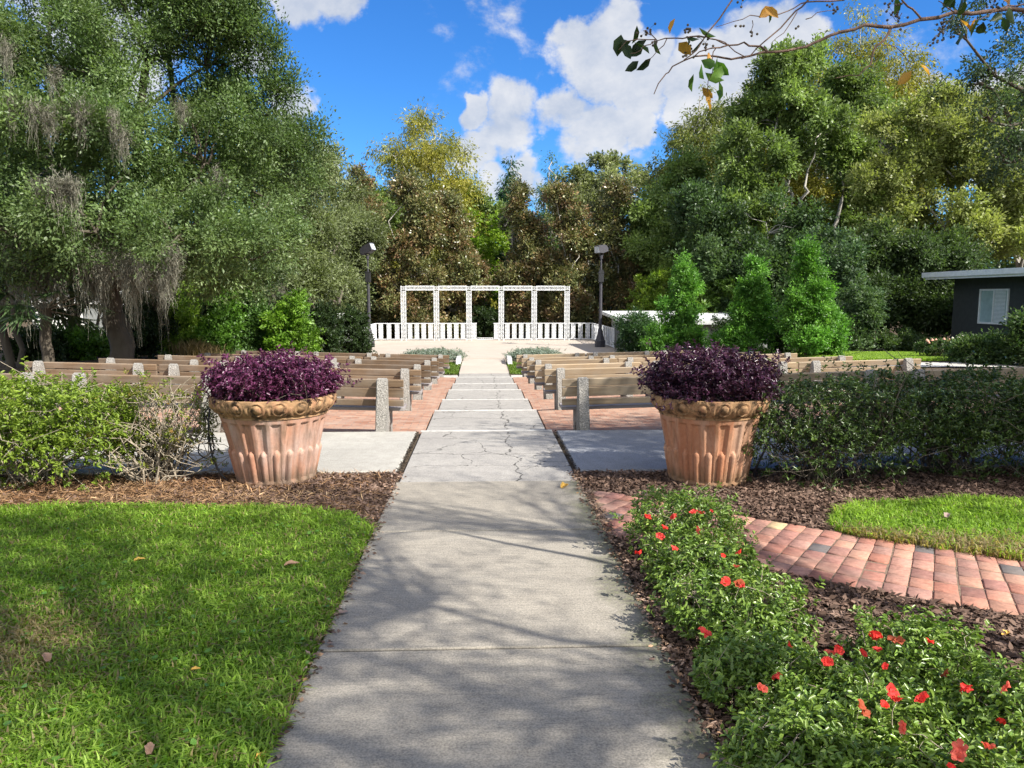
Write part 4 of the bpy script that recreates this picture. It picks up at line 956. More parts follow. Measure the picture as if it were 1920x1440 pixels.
# fan palm
def palm(px_,py_,Y,label,seed,r=1.0,th=2.2):
    rs=np.random.default_rng(seed); x=X_(px_,Y); z=float(gz(x,Y)); e=empty('fan_palm',(x,Y,z),0,label,'palm','fan palms under the oaks')
    ob('trunk',tubes('trunk',[(wander((0,0,-.2),(.05,0,th),8,.1,rs),np.linspace(.14,.11,8))],M['bark_dark'],9),e)
    for f in range(18):
        a=rs.random()*6.28; el=rs.uniform(-.5,1.1); d=np.array([math.cos(a)*math.cos(el),math.sin(a)*math.cos(el),math.sin(el)]); c=np.array([0,0,th])+d*.75*r; n=26
        sd=unit(np.cross(d,[0,0,1.])[None])[0]; u2=np.cross(sd,d); t=np.linspace(-1.5,1.5,n); A=d[None]*np.cos(t)[:,None]+sd[None]*np.sin(t)[:,None]+np.array([0,0,-.25]); 
        me=leaf_mesh('frond',np.repeat(c[None],n,0),A,np.full(n,.75*r)*(.8+.3*rs.random(n)),pal([(.03,.06,.02),(.08,.13,.05)],n,rs),M['leaf_glossy'],.07,.3,.5,False,rs)
        fr=ob('frond',me,e); ob('stalk',tubes('stalk',[(np.array([[0,0,th-.05],c]),[.014,.010])],M['stem'],5),fr)
palm(84,590,17.5,'fan palm in deep shade left of the big oak trunk',301,1.0,1.55)
# ---------------------------------------------------------------- shrubs behind the left benches
gb=[(.05,.11,.02),(.09,.19,.025),(.15,.28,.03),(.25,.40,.05)]; dk=[(.018,.035,.014),(.035,.06,.02),(.06,.10,.03)]
def bush(name,label,px_,ytop,ybot,Y,wpx,palette,seed,group,ncl=900,per=22,size=.10,mat='leaf',taper=.5,cat='shrub',tr='bark_dark',cone=False,gap=0.0,depth=None,cr=.2):
    x=X_(px_,Y); zb=float(gz(x,Y)); zt=Z_(ytop,Y); h=zt-zb; w=wpx*Y/F/2*1.16; rs=np.random.default_rng(seed+5000); lb=[]
    nl=5 if cone else 4
    for k in range(nl):
        t=(k+.5)/nl; ww=w*((1.12-t*.95) if cone else (1-.35*abs(t-.35)))*(.92+.16*rs.random()); lb.append((x+rs.normal()*w*.10,Y+rs.normal()*w*.1,zb+h*(.10+.86*t),ww,(depth or ww),h/nl*.85))
        if k<3: lb.append((x+rs.choice([-1,1])*ww*.4,Y-ww*.3,zb+h*(.08+.8*t),ww*.6,ww*.6,h/nl*.7))
    return tree(name,label,(x,Y,zb),lb,ncl,per,size,palette,mat,tr,.06,seed,group,25,cat,.2,cr=cr*.55,w=.5,gap=-.1,gscale=1.6,bend=.1,zmin=.05,sub=12,rr=(.22,.42),spread=(.5,1.0))
G='shrubs behind the left benches'
bush('clipped_tree','bright yellow green small tree catching the sun behind the left benches',337,540,655,25.5,70,[(.12,.20,.03),(.20,.32,.04),(.32,.46,.07)],401,G)
bush('clipped_tree','mid green bushy tree in the middle of the row behind the left benches',412,548,662,25.5,75,gb[:3],402,G)
bush('clipped_tree','vivid green rounded tree closest to the stage in the row behind the left benches',545,556,662,26.5,72,gb[1:],403,G)
bush('clipped_tree','dark green tree with a slim stem between the oak trunk and the bright small tree',278,545,668,25.2,100,dk,404,G,1100)
bush('clipped_tree','dim green tree between the two brightest small trees behind the left benches',478,560,662,26.8,70,[(.03,.07,.02),(.07,.14,.03),(.12,.22,.04)],405,G)
for k,(px_,yt,yb,Y,w,lab) in enumerate(((600,575,665,30,80,'dark shrub just left of the stage railing'),(655,590,665,33,70,'large leaved dark shrub pressing against the left stage railing'),(380,560,665,29,110,'dark hedge shrub in shadow behind the bright small trees'),(500,560,665,30,110,'dark hedge shrub behind the vivid green rounded tree'),(250,600,670,29,80,'low dark shrub right of the big oak trunk'),(150,625,675,24,100,'low leafy shrub between the thin trunks under the oaks'),(70,622,680,23,90,'low shrub under the fan palm at the far left'))):
    bush('dark_shrub',lab,px_,yt,yb,Y,w,dk if k!=5 else gb[:3],420+k,'dark shrubs around the left benches',800,20,.12)
# tall ornamental grass tufts
for k,(px_,c) in enumerate(((360,'tan'),(385,'tan'),(440,'g'),(470,'g'),(620,'g'))):
    rs=np.random.default_rng(440+k); Y=24.6; n=500; x0=X_(px_,Y); x=x0+rs.normal(size=n)*.28; y=Y+rs.normal(size=n)*.2
    C=pal([(.16,.12,.06),(.34,.26,.14)] if c=='tan' else [(.05,.08,.03),(.12,.17,.06)],n,rs); o=ob('grass_tuft',blades('grass_tuft',x-x0,y-Y,np.zeros(n),.75+.35*rs.random(n),np.full(n,.018),C,rs,M['leaf_dull'],.5),None,(x0,Y,float(gz(x0,Y))))
    tag(o,['dry tan grass tuft nearer the oak trunk','dry tan grass tuft below the gap of the small trees','green grass tuft left of the dim green tree','green grass tuft under the dim green tree','green grass tuft near the left stage railing'][k],'ornamental grass','grass tufts behind the left benches')
# ---------------------------------------------------------------- right hand clipped trees
G='clipped trees behind the right benches'
br=[(.05,.13,.02),(.09,.22,.03),(.15,.32,.05),(.24,.44,.09)]
bush('clipped_tree','bright green clipped tree nearest the stage, broad and blunt topped',1272,482,655,27.2,104,br,501,G,2400,24,.085,taper=.6,cone=True)
bush('clipped_tree','bright green clipped tree in the middle of three, the slimmest',1404,490,664,25.2,92,br,502,G,2200,24,.08,cone=True)
bush('clipped_tree','tall pointed bright green clipped tree farthest from the stage',1512,462,672,23.8,108,br,503,G,2800,24,.08,cone=True)
bush('dark_shrub','dark green rounded shrub beside the right stage railing',1193,592,657,30.5,85,[(.025,.06,.02),(.05,.11,.035),(.09,.17,.05)],504,'shrubs on the right',900,22,.09)
bush('dark_shrub','thin dark shrub between the middle and tallest clipped trees',1468,585,665,25.6,45,dk,505,'shrubs on the right',500,20,.09)
bush('dark_shrub','dark shrub behind the middle clipped tree',1370,600,668,28.5,60,dk,506,'shrubs on the right',500,20,.09)
bush('dark_shrub','rounded grey green shrub beside the tallest clipped tree',1605,545,650,29.5,80,[(.05,.09,.04),(.09,.15,.06),(.16,.23,.10)],507,'shrubs on the right',1100,22,.11)
bush('dark_shrub','large pale green shrub rising behind the tallest clipped tree',1560,430,600,33,120,[(.05,.10,.04),(.09,.15,.07),(.15,.22,.11)],508,'shrubs on the right',1700,22,.14)
# climber and yellow-green bushes right of the magnolias
bush('yellow_bush','yellow green bush behind the right floodlight post',1232,525,650,41,100,[(.08,.15,.02),(.17,.26,.03),(.30,.36,.06)],509,'shrubs on the right',1300,22,.14)
bush('yellow_bush','lime green leafy bush over the low building roof',1340,520,640,38,130,[(.05,.11,.02),(.11,.19,.03),(.20,.29,.05)],510,'shrubs on the right',1300,22,.14)
bush('dark_shrub','low spreading shrub at the back edge of the right lawn',1680,628,656,29.5,110,[(.03,.06,.02),(.06,.10,.03),(.11,.16,.05)],511,'shrubs on the right',500,20,.1)
# roses
ro=[(.03,.07,.02),(.06,.11,.03),(.12,.17,.05)]
def roses(px_,yt,Y,wpx,label,seed,fl,col):
    x=X_(px_,Y); z=float(gz(x,Y)); h=Z_(yt,Y)-z; w=wpx*Y/F/2
    e_,P=shrub('rose_bush',label,(x,Y,z),(w,w*.8),h,700,7,.07,ro,seed,group='rose bushes by the right lawn',mat='leaf',nst=26,stemr=.012,zb=.15,sparse=.25,w=.5,fold=False)
    fm=bpy.data.meshes.get('rose_'+str(col)) 
    if fm is None:
        bm=bmesh.new()
        for s,zz in ((1,0),(.7,.02),(.4,.04)):
            r_=bmesh.ops.create_icosphere(bm,subdivisions=1,radius=.05*s); bmesh.ops.scale(bm,vec=(1,1,.55),verts=r_['verts']); bmesh.ops.translate(bm,vec=(0,0,zz),verts=r_['verts'])
        fm=bpy.data.meshes.new('rose_'+str(col)); bm.to_mesh(fm); bm.free(); fm.materials.append(simple('rose_petal',col,.6,20,.1))
    for (a,b_) in fl:
        p=at_y(a,b_,Y-w*.3); o=ob('flower',fm,e_); o.location=p-e_.location; s=random.uniform(.8,1.3); o.scale=(s,s,s)
roses(1762,632,22.5,75,'rose bush with peach pink blooms at the edge of the right lawn',601,[(1738,638),(1742,643),(1748,638),(1755,637),(1770,636),(1776,640),(1780,637),(1740,640)],(.75,.42,.32))
roses(1812,626,21.5,70,'rose bush with creamy white blooms beside the peach one',602,[(1786,634),(1797,633),(1798,641),(1790,645),(1805,632)],(.8,.76,.62))
bush('dark_shrub','big dark leafy shrub in front of the grey house window',1850,640,690,19.5,110,ro,603,'shrubs by the house',1500,22,.08)
bush('dark_shrub','dark shrub growing up at the right picture edge before the house',1925,596,690,18.5,70,ro,604,'shrubs by the house',900,22,.08)
# ---------------------------------------------------------------- magnolia screen behind the stage
mg=[(.05,.07,.025),(.10,.12,.045),(.18,.18,.07),(.22,.14,.07),(.34,.18,.10)]
for k,(px_,yt,w,Y,lab) in enumerate(((695,335,120,50,'reddish tipped magnolia left of the stage, farthest left of the screen'),(772,345,135,46.5,'bushy magnolia behind the left bays of the white screen'),(855,368,125,48,'brown green magnolia behind the left centre bay of the white screen'),(985,352,105,48,'tall magnolia just right of the central gap behind the stage'),(1060,362,120,46.5,'broad magnolia behind the right bays of the white screen'),(1150,352,130,47.5,'magnolia beside the right floodlight post, last of the screen'))):
    x=X_(px_,Y); zb=-.8; h=Z_(yt,Y)-zb; ww=w*Y/F/2; rs=np.random.default_rng(700+k); lb=[]
    for j in range(7):
        t=j/6; r_=ww*(1.02-.62*t**1.4)*(.9+.2*rs.random()); lb.append((x+rs.normal()*.35,Y+rs.normal()*.3,zb+h*(.10+.84*t),r_,r_,h*.11))
        if j<6:
            a=rs.random()*6.28; lb.append((x+math.cos(a)*r_*.55,Y-abs(math.sin(a))*r_*.5,zb+h*(.08+.82*t),r_*.55,r_*.55,h*.08))
    pm=mg if k!=4 else mg[:4]+[(.16,.09,.045)]
    tree('magnolia_tree',lab,(x,Y,zb),lb,4200,17,.17,pm,'leaf_glossy','bark_pale',.16,710+k,'magnolias behind the stage',70,'tree',.3,cr=.22,w=.5,gap=-.15,gscale=.8,bend=.1,jit=.25,flat=.9,sub=12,rr=(.2,.38))
bush('yellow_bush','lime green foliage filling the gap between the magnolias',915,400,640,52,75,[(.10,.19,.02),(.20,.32,.03),(.32,.44,.05)],720,'magnolias behind the stage',1500,20,.2,cat='shrub')
bush('dark_shrub','dark hedge closing the opening in the middle of the white screen',908,585,640,47,60,dk,721,'magnolias behind the stage',700,20,.15)
bush('dark_shrub','dark undergrowth below the left magnolias',790,560,642,50,190,dk,722,'undergrowth behind the stage',900,20,.2)
bush('dark_shrub','dark undergrowth below the right magnolias',1060,560,642,50,210,dk,723,'undergrowth behind the stage',900,20,.2)
# ---------------------------------------------------------------- tall background trees
gold=[(.12,.14,.025),(.21,.22,.035),(.32,.30,.05),(.42,.35,.07)]; olive=[(.07,.095,.03),(.12,.15,.04),(.19,.21,.05),(.28,.27,.07)]
def con(px_,yt,Y,wpx,label,seed,palette,ncl=5200,per=20,size=.24,round_top=.2,power=.8,cr=.3,z0=.12):
    x=X_(px_,Y); zb=-.8; h=Z_(yt,Y)-zb; w=wpx*Y/F/2; rs=np.random.default_rng(seed+77); lb=[]; nl=9
    for k in range(nl):
        t=(k+.5)/nl; z=zb+h*(z0+(.97-z0)*t); rad=w*min(1,(1-t)**power+round_top*math.sin(math.pi*t))
        m=max(1,int(2+4*rad/w)); rad=max(rad,.05*w)
        for q in range(m):
            a=2*math.pi*(q+rs.random()*.8)/m; d=rad*(.55 if m>1 else 0)*(.7+.5*rs.random()); r_=rad*(.50 if m>1 else .9)*(.75+.4*rs.random()); lb.append((x+math.cos(a)*d,Y+math.sin(a)*d,z+h*.03*rs.normal(),r_,r_,max(r_*.55,h*.045)))
    return tree('cypress_tree',label,(x,Y,zb),lb,ncl,per,size,palette,'leaf','bark_pale',.28,seed,'background trees',110,'tree',.6,cr=cr*.75,w=.30,gap=-.1,gscale=.5,bend=.1,sub=9,rr=(.24,.5),spread=(.4,1.1),droop=.7,upb=.3)
con(800,165,60,290,'tall golden green cypress standing alone against the sky behind the left magnolias',801,gold,round_top=.30,power=.9,cr=.55,z0=.15,ncl=6500)
con(862,330,57,120,'smaller golden green cypress leaning on the tall lone one',802,gold,cr=.5,ncl=2200)
con(957,290,66,75,'small blue green pointed conifer top above the central magnolias',803,[(.03,.08,.03),(.06,.13,.05)],cr=.4,ncl=1800,size=.3)
con(1032,282,70,90,'feathery green pointed tree top right of the small blue green conifer',804,[(.04,.09,.02),(.09,.16,.03),(.16,.22,.05)],cr=.5,ncl=1800)
con(1305,140,52,240,'olive green cypress with drooping sprays at the left end of the right hand trees',805,olive,round_top=.35,cr=.5,ncl=6500,z0=.2)
con(1592,-10,56,330,'tallest golden cypress rising out of the top of the picture on the right',806,gold,round_top=.25,cr=.6,ncl=7500,z0=.35,power=.7)
con(1400,110,58,200,'golden topped cypress between the olive cypress and the green broadleaf tree',807,gold,round_top=.3,cr=.5,ncl=4200,z0=.3)
con(1225,330,50,130,'lime tinted cypress low beside the last magnolia',808,[(.07,.13,.02),(.15,.22,.03),(.26,.31,.05)],cr=.5,ncl=2600,z0=.1)
gr=[(.085,.135,.04),(.145,.21,.06),(.21,.29,.09),(.30,.38,.15)]; lo=[(.13,.165,.045),(.20,.24,.065),(.28,.31,.10),(.38,.39,.16)]
def bt(label,seed,px_,Y,lobes,palette,ncl,size,r0,**k):
    x=X_(px_,Y); return tree('broadleaf_tree',label,(x,Y,-.8),lobes,ncl,k.pop('per',22),size,palette,k.pop('mat','leaf'),k.pop('bk','bark_pale'),r0,seed,'background trees',k.pop('nb',90),'tree',k.pop('fork',.4),cr=k.pop('cr',.28),w=.5,gap=k.pop('gap',.06)-.05,gscale=k.pop('gs',.35),bend=.1,sub=k.pop('sub',30),rr=(.10,.30),spread=(.35,1.25),**k)
bt('green broadleaf tree with a pale straight trunk in the middle of the right trees',811,1482,43,[lobe(1480,150,43,55,60),lobe(1450,220,43,80,50),lobe(1530,250,43,75,60),lobe(1400,300,42,75,45),lobe(1600,300,43,50,40),lobe(1395,400,42,60,50),lobe(1360,460,41,60,45)],gr,5400,.20,.30)
bt('broadleaf tree with a thick pale leaning trunk right of the straight one',812,1552,46,[lobe(1560,200,47,80,60),lobe(1620,270,46,85,60),lobe(1640,380,46,60,45),lobe(1510,450,46,60,35),lobe(1640,430,45,80,60)],gr,3600,.21,.42,lean=(.5,0))
bt('light olive broadleaf tree above the grey house',813,1805,38,[lobe(1740,240,38,90,60),lobe(1700,340,38,95,60),lobe(1800,300,38,95,70),lobe(1870,340,37,80,70),lobe(1750,430,37,100,60),lobe(1850,440,37,90,55),lobe(1690,440,38,80,50),lobe(1650,270,39,60,50)],lo,7800,.17,.24,gap=.04)
bt('pale leaved tree spreading behind the light olive one at the right edge',814,1905,42,[lobe(1900,250,42,80,70),lobe(1940,330,41,80,80),lobe(1900,420,41,80,60),lobe(1830,230,43,60,50)],lo,3600,.18,.22)
bt('dark broadleaf tree behind the clipped trees',815,1440,39,[lobe(1400,520,38,90,60),lobe(1480,500,38,80,60),lobe(1330,520,39,60,60),lobe(1440,430,39,80,50),lobe(1330,420,41,70,60)],[(.04,.075,.03),(.07,.12,.045),(.12,.18,.07)],4200,.19,.2)
bt('deep green tree left of the grey house wall, in shadow low down',816,1710,35,[lobe(1650,500,35,80,60),lobe(1740,510,35,80,60),lobe(1700,580,34,80,50),lobe(1620,580,34,70,50),lobe(1760,600,33.5,50,40)],[(.035,.065,.025),(.065,.105,.035),(.12,.17,.06)],5200,.15,.18)
bt('grey green tree with a thin crown above the right magnolias',817,1105,62,[lobe(1100,340,62,50,35),lobe(1150,325,62,50,30),lobe(1080,375,62,50,40),lobe(1180,365,60,50,50),lobe(1130,400,60,70,50)],[(.15,.18,.08),(.24,.27,.13),(.34,.36,.20)],2200,.25,.2,gap=.15)
bt('bushy green tree between the olive cypress and the lime tinted cypress',818,1290,46,[lobe(1280,430,46,75,60),lobe(1250,480,45,60,50),lobe(1330,350,47,70,60),lobe(1220,420,47,50,50)],gr,3600,.2,.18)
bt('green tree behind the reddish magnolia left of the stage',819,735,58,[lobe(735,400,58,60,50),lobe(690,420,56,60,60),lobe(650,450,56,60,60),lobe(900,430,60,50,60)],gr,3000,.24,.18)
# distant mass closing the view
rs=np.random.default_rng(900); lbs=[]
for k in range(70):
    X=-75+k*2.35; Y=82+rs.normal()*4; zt=(9+2.5*math.sin(k*.9)+rs.normal()); 
    if -10<X<14: zt*=.72
    lbs.append((X,Y,zt*.5-.8,3.6,3.0,zt*.5))
P,O,g_,_=lobe_clusters(lbs,26000,rs,(.7,1.05)); P=P[O[:,1]<.4]; n_=len(P)*7; i_=np.repeat(np.arange(len(P)),7); A_=rs.normal(size=(n_,3))
tag(ob('distant_woods',leaf_mesh('distant_woods',P[i_]+rs.normal(size=(n_,3))*.5,A_,.5+.35*rs.random(n_),pal([(.03,.055,.02),(.06,.10,.035),(.10,.14,.05)],n_,rs,rs.random(len(P))[i_]),M['leaf'],.5,.1,.5,False,rs)),'distant wood closing the view behind all the trees','woods',None,'stuff')
# tree at the right edge and shade trees standing off to the right
tree('shade_tree','sparse dark leaved tree reaching in from the right edge against the sky',(14.2,16.2,-.1),[(11.5,15.8,7.3,1.2,1.2,1.0),(10.3,15.5,6.1,.9,.9,.6),(12.2,16,5.5,1.2,1.1,.8),(10.6,15.6,8.2,.9,.9,.6),(12.8,16,8.8,1.6,1.4,1.2),(13.9,16,7.4,1.7,1.6,1.3),(9.7,15.3,6.9,.6,.6,.4),(10.9,15.6,4.6,.8,.9,.5),(10.4,15.4,5.3,.5,.5,.3)],1700,22,.08,[(.03,.055,.03),(.055,.09,.045),(.10,.14,.08)],'leaf','bark_dark',.22,951,'trees on the right',110,'tree',.45,cr=.17,w=.45,gap=.0,gscale=1.2,sub=14,rr=(.14,.30),spread=(.3,1.15))
tree('shade_tree','broad tree standing outside the right edge that shades the right hedge',(13.5,4.0,0),[(11.6,4.0,6.8,2.4,1.4,1.4),(10.6,2.6,5.6,1.8,1.2,1.0),(14.2,3.4,8.2,2.6,1.6,1.5),(12.0,2.2,8.6,2.2,1.5,1.2),(14.5,1.4,6.5,2.4,1.6,1.4),(8.8,3.4,7.4,1.2,.8,.7),(12.6,5.2,7.6,1.8,.9,1.0),(9.2,4.7,7.3,1.8,.8,.8)],2900,22,.11,oak,'leaf','bark_dark',.28,952,'trees on the right',80,'tree',.4,cr=.3,w=.5,gap=.0,gscale=.9)
tree('shade_tree','open tree behind the viewer whose shade falls on the lawn',(10.5,-5.5,0),[(5.3,-1.5,8.6,1.2,.8,.6),(4.5,-.3,8.3,1.2,.8,.6),(6.3,-2.6,8.8,1.0,.8,.6),(7.4,-4.6,9.0,1.4,1.2,.9),(3.6,-.2,7.6,.8,.6,.5)],500,18,.09,oak,'leaf','bark_dark',.24,953,'trees on the right',120,'tree',.45,cr=.28,w=.5,gap=.12,gscale=1.0)
# ---------------------------------------------------------------- crape myrtle reaching over the view
rs=np.random.default_rng(77)
e=empty('crape_myrtle',(4.9,1.3,0),0,'nearly bare branch with berries and a few orange leaves hanging in from the top right','tree')
def zz(pts,Y0,Y1):
    n=len(pts); return np.array([np.array(at_y(1150+a/2.494,b_/2.494,Y0+(Y1-Y0)*k/(n-1))) for k,(a,b_) in enumerate(pts)])-np.array([4.9,1.3,0])
br_=[([(1920,48),(1760,52),(1600,62),(1440,88),(1300,122),(1180,120),(1060,150),(980,185),(900,215),(820,238),(700,245),(620,268),(550,276),(480,268),(380,262),(280,310),(240,350),(190,440)],3.3,2.7,.0092,.0016),
([(720,240),(660,212),(620,205),(540,210),(480,190),(430,170)],2.86,2.8,.004,.002),([(540,210),(470,225),(430,232),(380,262)],2.8,2.75,.003,.002),
([(430,175),(360,170),(290,178),(200,185),(165,150),(140,145)],2.8,2.7,.003,.0012),([(200,185),(160,215),(130,235),(80,250)],2.7,2.68,.002,.001),([(200,185),(120,185),(60,195),(25,235)],2.7,2.68,.002,.001),
([(250,182),(210,240),(160,285)],2.7,2.7,.002,.001),([(920,-10),(850,55),(780,125),(710,200),(640,260),(600,275)],2.9,2.85,.0035,.002),([(570,-20),(500,80),(440,160),(390,240),(330,280)],2.8,2.78,.0035,.002),
([(620,268),(520,205),(460,180)],2.8,2.8,.002,.0012),([(1440,88),(1400,40),(1350,0),(1330,-30)],3.0,3.0,.004,.003),([(1300,125),(1260,190),(1215,240),(1205,300),(1150,350),(1040,365)],3.05,3.0,.0055,.0015),([(1260,210),(1330,215),(1380,280),(1385,330)],3.0,3.0,.002,.001),
([(1080,0),(950,8),(880,15),(820,55),(740,75),(640,80),(560,105),(480,125)],2.9,2.8,.003,.001),([(860,55),(800,150),(740,200)],2.85,2.85,.002,.001),([(900,90),(960,60),(1040,50)],2.9,2.9,.002,.001),([(480,225),(462,270),(460,330),(440,430)],2.75,2.75,.002,.0012),
([(1920,20),(1840,30),(1780,60),(1700,95),(1640,110)],3.1,3.1,.003,.0015),([(650,95),(655,140),(650,170)],2.8,2.8,.0015,.001),([(1600,62),(1560,30),(1520,5)],3.1,3.1,.003,.0015),([(1560,110),(1530,150),(1490,190)],3.1,3.1,.0015,.001),([(1600,62),(1570,95),(1545,130)],3.1,3.1,.002,.0015),([(1350,60),(1320,100),(1290,60)],3.05,3.05,.0015,.001)]
paths=[]
for pts,Y0,Y1,r0,r1 in br_:
    p=zz(pts,Y0,Y1); 
    q=np.concatenate([p[:1]]+[np.stack([p[k]*(1-t)+p[k+1]*t for t in (.5,1)]) for k in range(len(p)-1)]); q[1:-1]+=rs.normal(size=q[1:-1].shape)*.003
    paths.append((q,np.linspace(r0,r1,len(q))))
root=zz([(1920,48)],3.3,3.3) if False else paths[0][0][0]
fk=np.array([.15,.1,1.6])
paths.append((np.concatenate([wander((0,0,-.2),fk,6,.2,rs),wander(fk,root,8,.25,rs,.05)[1:]]),np.concatenate([np.linspace(.075,.05,6),np.linspace(.045,.013,7)])))
for k in range(4):
    a=k*1.6; paths.append((wander((.1*math.cos(a),.1*math.sin(a),-.2),(math.cos(a)*1.2+.4,math.sin(a)*1.0-.6,4.8),10,.25,rs),np.linspace(.06,.02,10)))
mlob=[(-.9,-.7,5.4,1.1,1.0,.6),(-.5,.5,5.9,1.1,.9,.6),(0,-2.3,5.5,1.0,1.0,.6),(1.7,1.0,6.2,1.2,1.0,.6),(-1.2,-2.2,5.7,.8,.9,.5)]
Pm,_,_,_=lobe_clusters(mlob,280,rs,(.2,1.05)); tips=np.concatenate([p[0][-4:] for p in paths[-4:]])
for p in Pm:
    j=np.argmin(np.sum((tips-p)**2,1)); w_=wander(tips[j],p,6,.35,rs,.03); paths.append((w_,np.linspace(.011,.003,6)))
    for q in range(2): paths.append((wander(w_[3+q],p+rs.normal(size=3)*.35,4,.4,rs),np.linspace(.004,.002,4)))
ob('trunk',tubes('trunk',paths,M['bark_smooth'],6),e)
lg=[(40,205),(30,225),(95,160),(95,240),(85,265),(130,265),(118,285),(160,235),(175,225),(160,298),(345,180),(340,215),(405,180),(400,195),(725,75),(1590,30),(1540,20),(1610,15),(1680,10),(1800,95),(1720,100),(1670,165),(1790,80),(1740,120),(1870,60),(1330,40)]
lgd=[(490,320),(505,355),(500,405),(485,300),(410,360),(430,395),(400,345),(480,470),(420,300)]; lor=[(285,135),(280,215),(755,42),(685,80),(440,455),(410,440),(445,480),(1400,320),(1385,330),(1640,115),(1690,120),(440,295),(1850,20)]
def lset(name,pts,cols,sz,Y):
    P=[];A=[]
    for a,b_ in pts:
        for q in range(1):
            P.append(np.array(at_y(1150+a/2.494,b_/2.494,Y))-np.array([4.9,1.3,0])+rs.normal(size=3)*.012); A.append((rs.normal()*.5,rs.normal()*.4,-.8+.5*rs.random()))
    n=len(P); P=np.array(P); A=np.array(A); ln=sz*(.85+.4*rs.random(n)); P[:,2]+=ln*.4
    me=leaf_mesh(name,P,A,ln,pal(cols,n,rs),M['leaf'],.56,.15,-.0,True,rs); ob(name,me,e)
lset('leaves',lg,[(.02,.045,.015),(.05,.09,.02)],.062,2.8); lset('leaves',lgd,[(.06,.14,.02),(.13,.24,.03)],.070,2.75); lset('orange_leaves',lor,[(.42,.20,.04),(.60,.32,.05)],.060,2.8)
Pm2=Pm[rs.random(len(Pm))<.8]; i_=np.repeat(np.arange(len(Pm2)),16); n_=len(i_); A_=rs.normal(size=(n_,3))
ob('crown',leaf_mesh('crown',Pm2[i_]+rs.normal(size=(n_,3))*.13,A_,.055+.02*rs.random(n_),pal([(.05,.10,.02),(.12,.18,.03),(.35,.2,.05)],n_,rs),M['leaf'],.5,.1,.5,False,rs),e)
for (a,b_),n_,sp in (((150,150),12,22),((350,130),9,18),((430,200),10,22),((370,235),6,20),((320,260),3,12),((590,118),4,12),((650,155),4,12),((190,205),4,12),((1320,70),14,34),((1540,140),22,36),((1500,190),5,12),((1310,20),8,24),((1030,40),9,20),((865,130),2,5),((1780,15),10,24),((600,15),3,12)):
    bb=bmesh.new(); c0=np.array(at_y(1150+a/2.494,b_/2.494,2.8))-np.array([4.9,1.3,0]); st=[]
    for q in range(n_):
        p=np.array(at_y(1150+(a+rs.normal()*sp*.8)/2.494,(b_+rs.normal()*sp*.8)/2.494,2.8+rs.normal()*.02))-np.array([4.9,1.3,0])
        bmesh.ops.create_icosphere(bb,subdivisions=1,radius=.0052,matrix=Matrix.Translation(Vector(p)))
        v=[bb.verts.new(Vector(p)+Vector((dx,0,0))) for dx in (-.0007,.0007)]+[bb.verts.new(Vector(c0)+Vector((dx,0,0))) for dx in (.0007,-.0007)]; bb.faces.new(v)
    me=bpy.data.meshes.new('berries'); bb.to_mesh(me); bb.free(); me.materials.append(M['bark_dark']); ob('berries',me,e)
# ---------------------------------------------------------------- light, sky, camera
EL=R(41); AZM=math.atan2(.80,-.60)
sun=bpy.data.lights.new('sun','SUN'); sun.energy=5.0; sun.angle=R(.53); sun.color=(1,.95,.87)
so=bpy.data.objects.new('sun',sun); COL.objects.link(so); ts=Vector((math.sin(AZM)*math.cos(EL),math.cos(AZM)*math.cos(EL),math.sin(EL))); so.rotation_euler=ts.to_track_quat('Z','Y').to_euler(); so.location=(20,-10,20)
w=bpy.data.worlds.new('World'); S.world=w; w.use_nodes=True; nt=w.node_tree; nt.nodes.clear(); n=N(nt)
sky=n.n('ShaderNodeTexSky',sky_type='NISHITA'); sky.sun_disc=False; sky.sun_elevation=EL; sky.sun_rotation=AZM; sky.altitude=0; sky.air_density=1.0; sky.dust_density=.3; sky.ozone_density=2.5
hs=n.n('ShaderNodeHueSaturation'); hs.inputs['Saturation'].default_value=1.22; hs.inputs['Value'].default_value=1.0; n.l(sky.outputs[0],hs.inputs['Color'])
skyc=n.mix(1.0,hs.outputs[0],(.42,.76,1.12),'MULTIPLY')
d=n.n('ShaderNodeTexCoord').outputs['Generated']
blobs=[(1120,110,110),(1200,150,95),(1090,60,60),(1170,50,60),(1060,215,70),(960,240,100),(880,205,45),(900,280,75),(1120,240,90),(1190,230,60),(1330,140,110),(1420,90,110),(1480,60,80),(1280,190,60),(1390,160,80),(560,-10,70),(630,-25,70),(930,340,60),(620,310,48),(1740,165,45),(1850,190,60),(1770,230,60),(470,110,60),(530,200,60),(200,60,160),(1900,330,90),(1680,250,90),(80,-30,120),(1500,300,120),(700,-200,150),(-200,200,200),(2150,150,200),(1000,330,60)]
nzc=n.n('ShaderNodeTexNoise'); nzc.inputs['Scale'].default_value=9; nzc.inputs['Detail'].default_value=6; nzc.inputs['Roughness'].default_value=.6; n.l(d,nzc.inputs['Vector'])
s1=n.n('ShaderNodeVectorMath',operation='SUBTRACT'); n.l(nzc.outputs['Color'],s1.inputs[0]); s1.inputs[1].default_value=(.5,.5,.5)
s2=n.n('ShaderNodeVectorMath',operation='SCALE'); n.l(s1.outputs[0],s2.inputs[0]); s2.inputs['Scale'].default_value=.10
s3=n.n('ShaderNodeVectorMath',operation='ADD'); n.l(d,s3.inputs[0]); n.l(s2.outputs[0],s3.inputs[1]); dw=s3.outputs[0]
acc=None
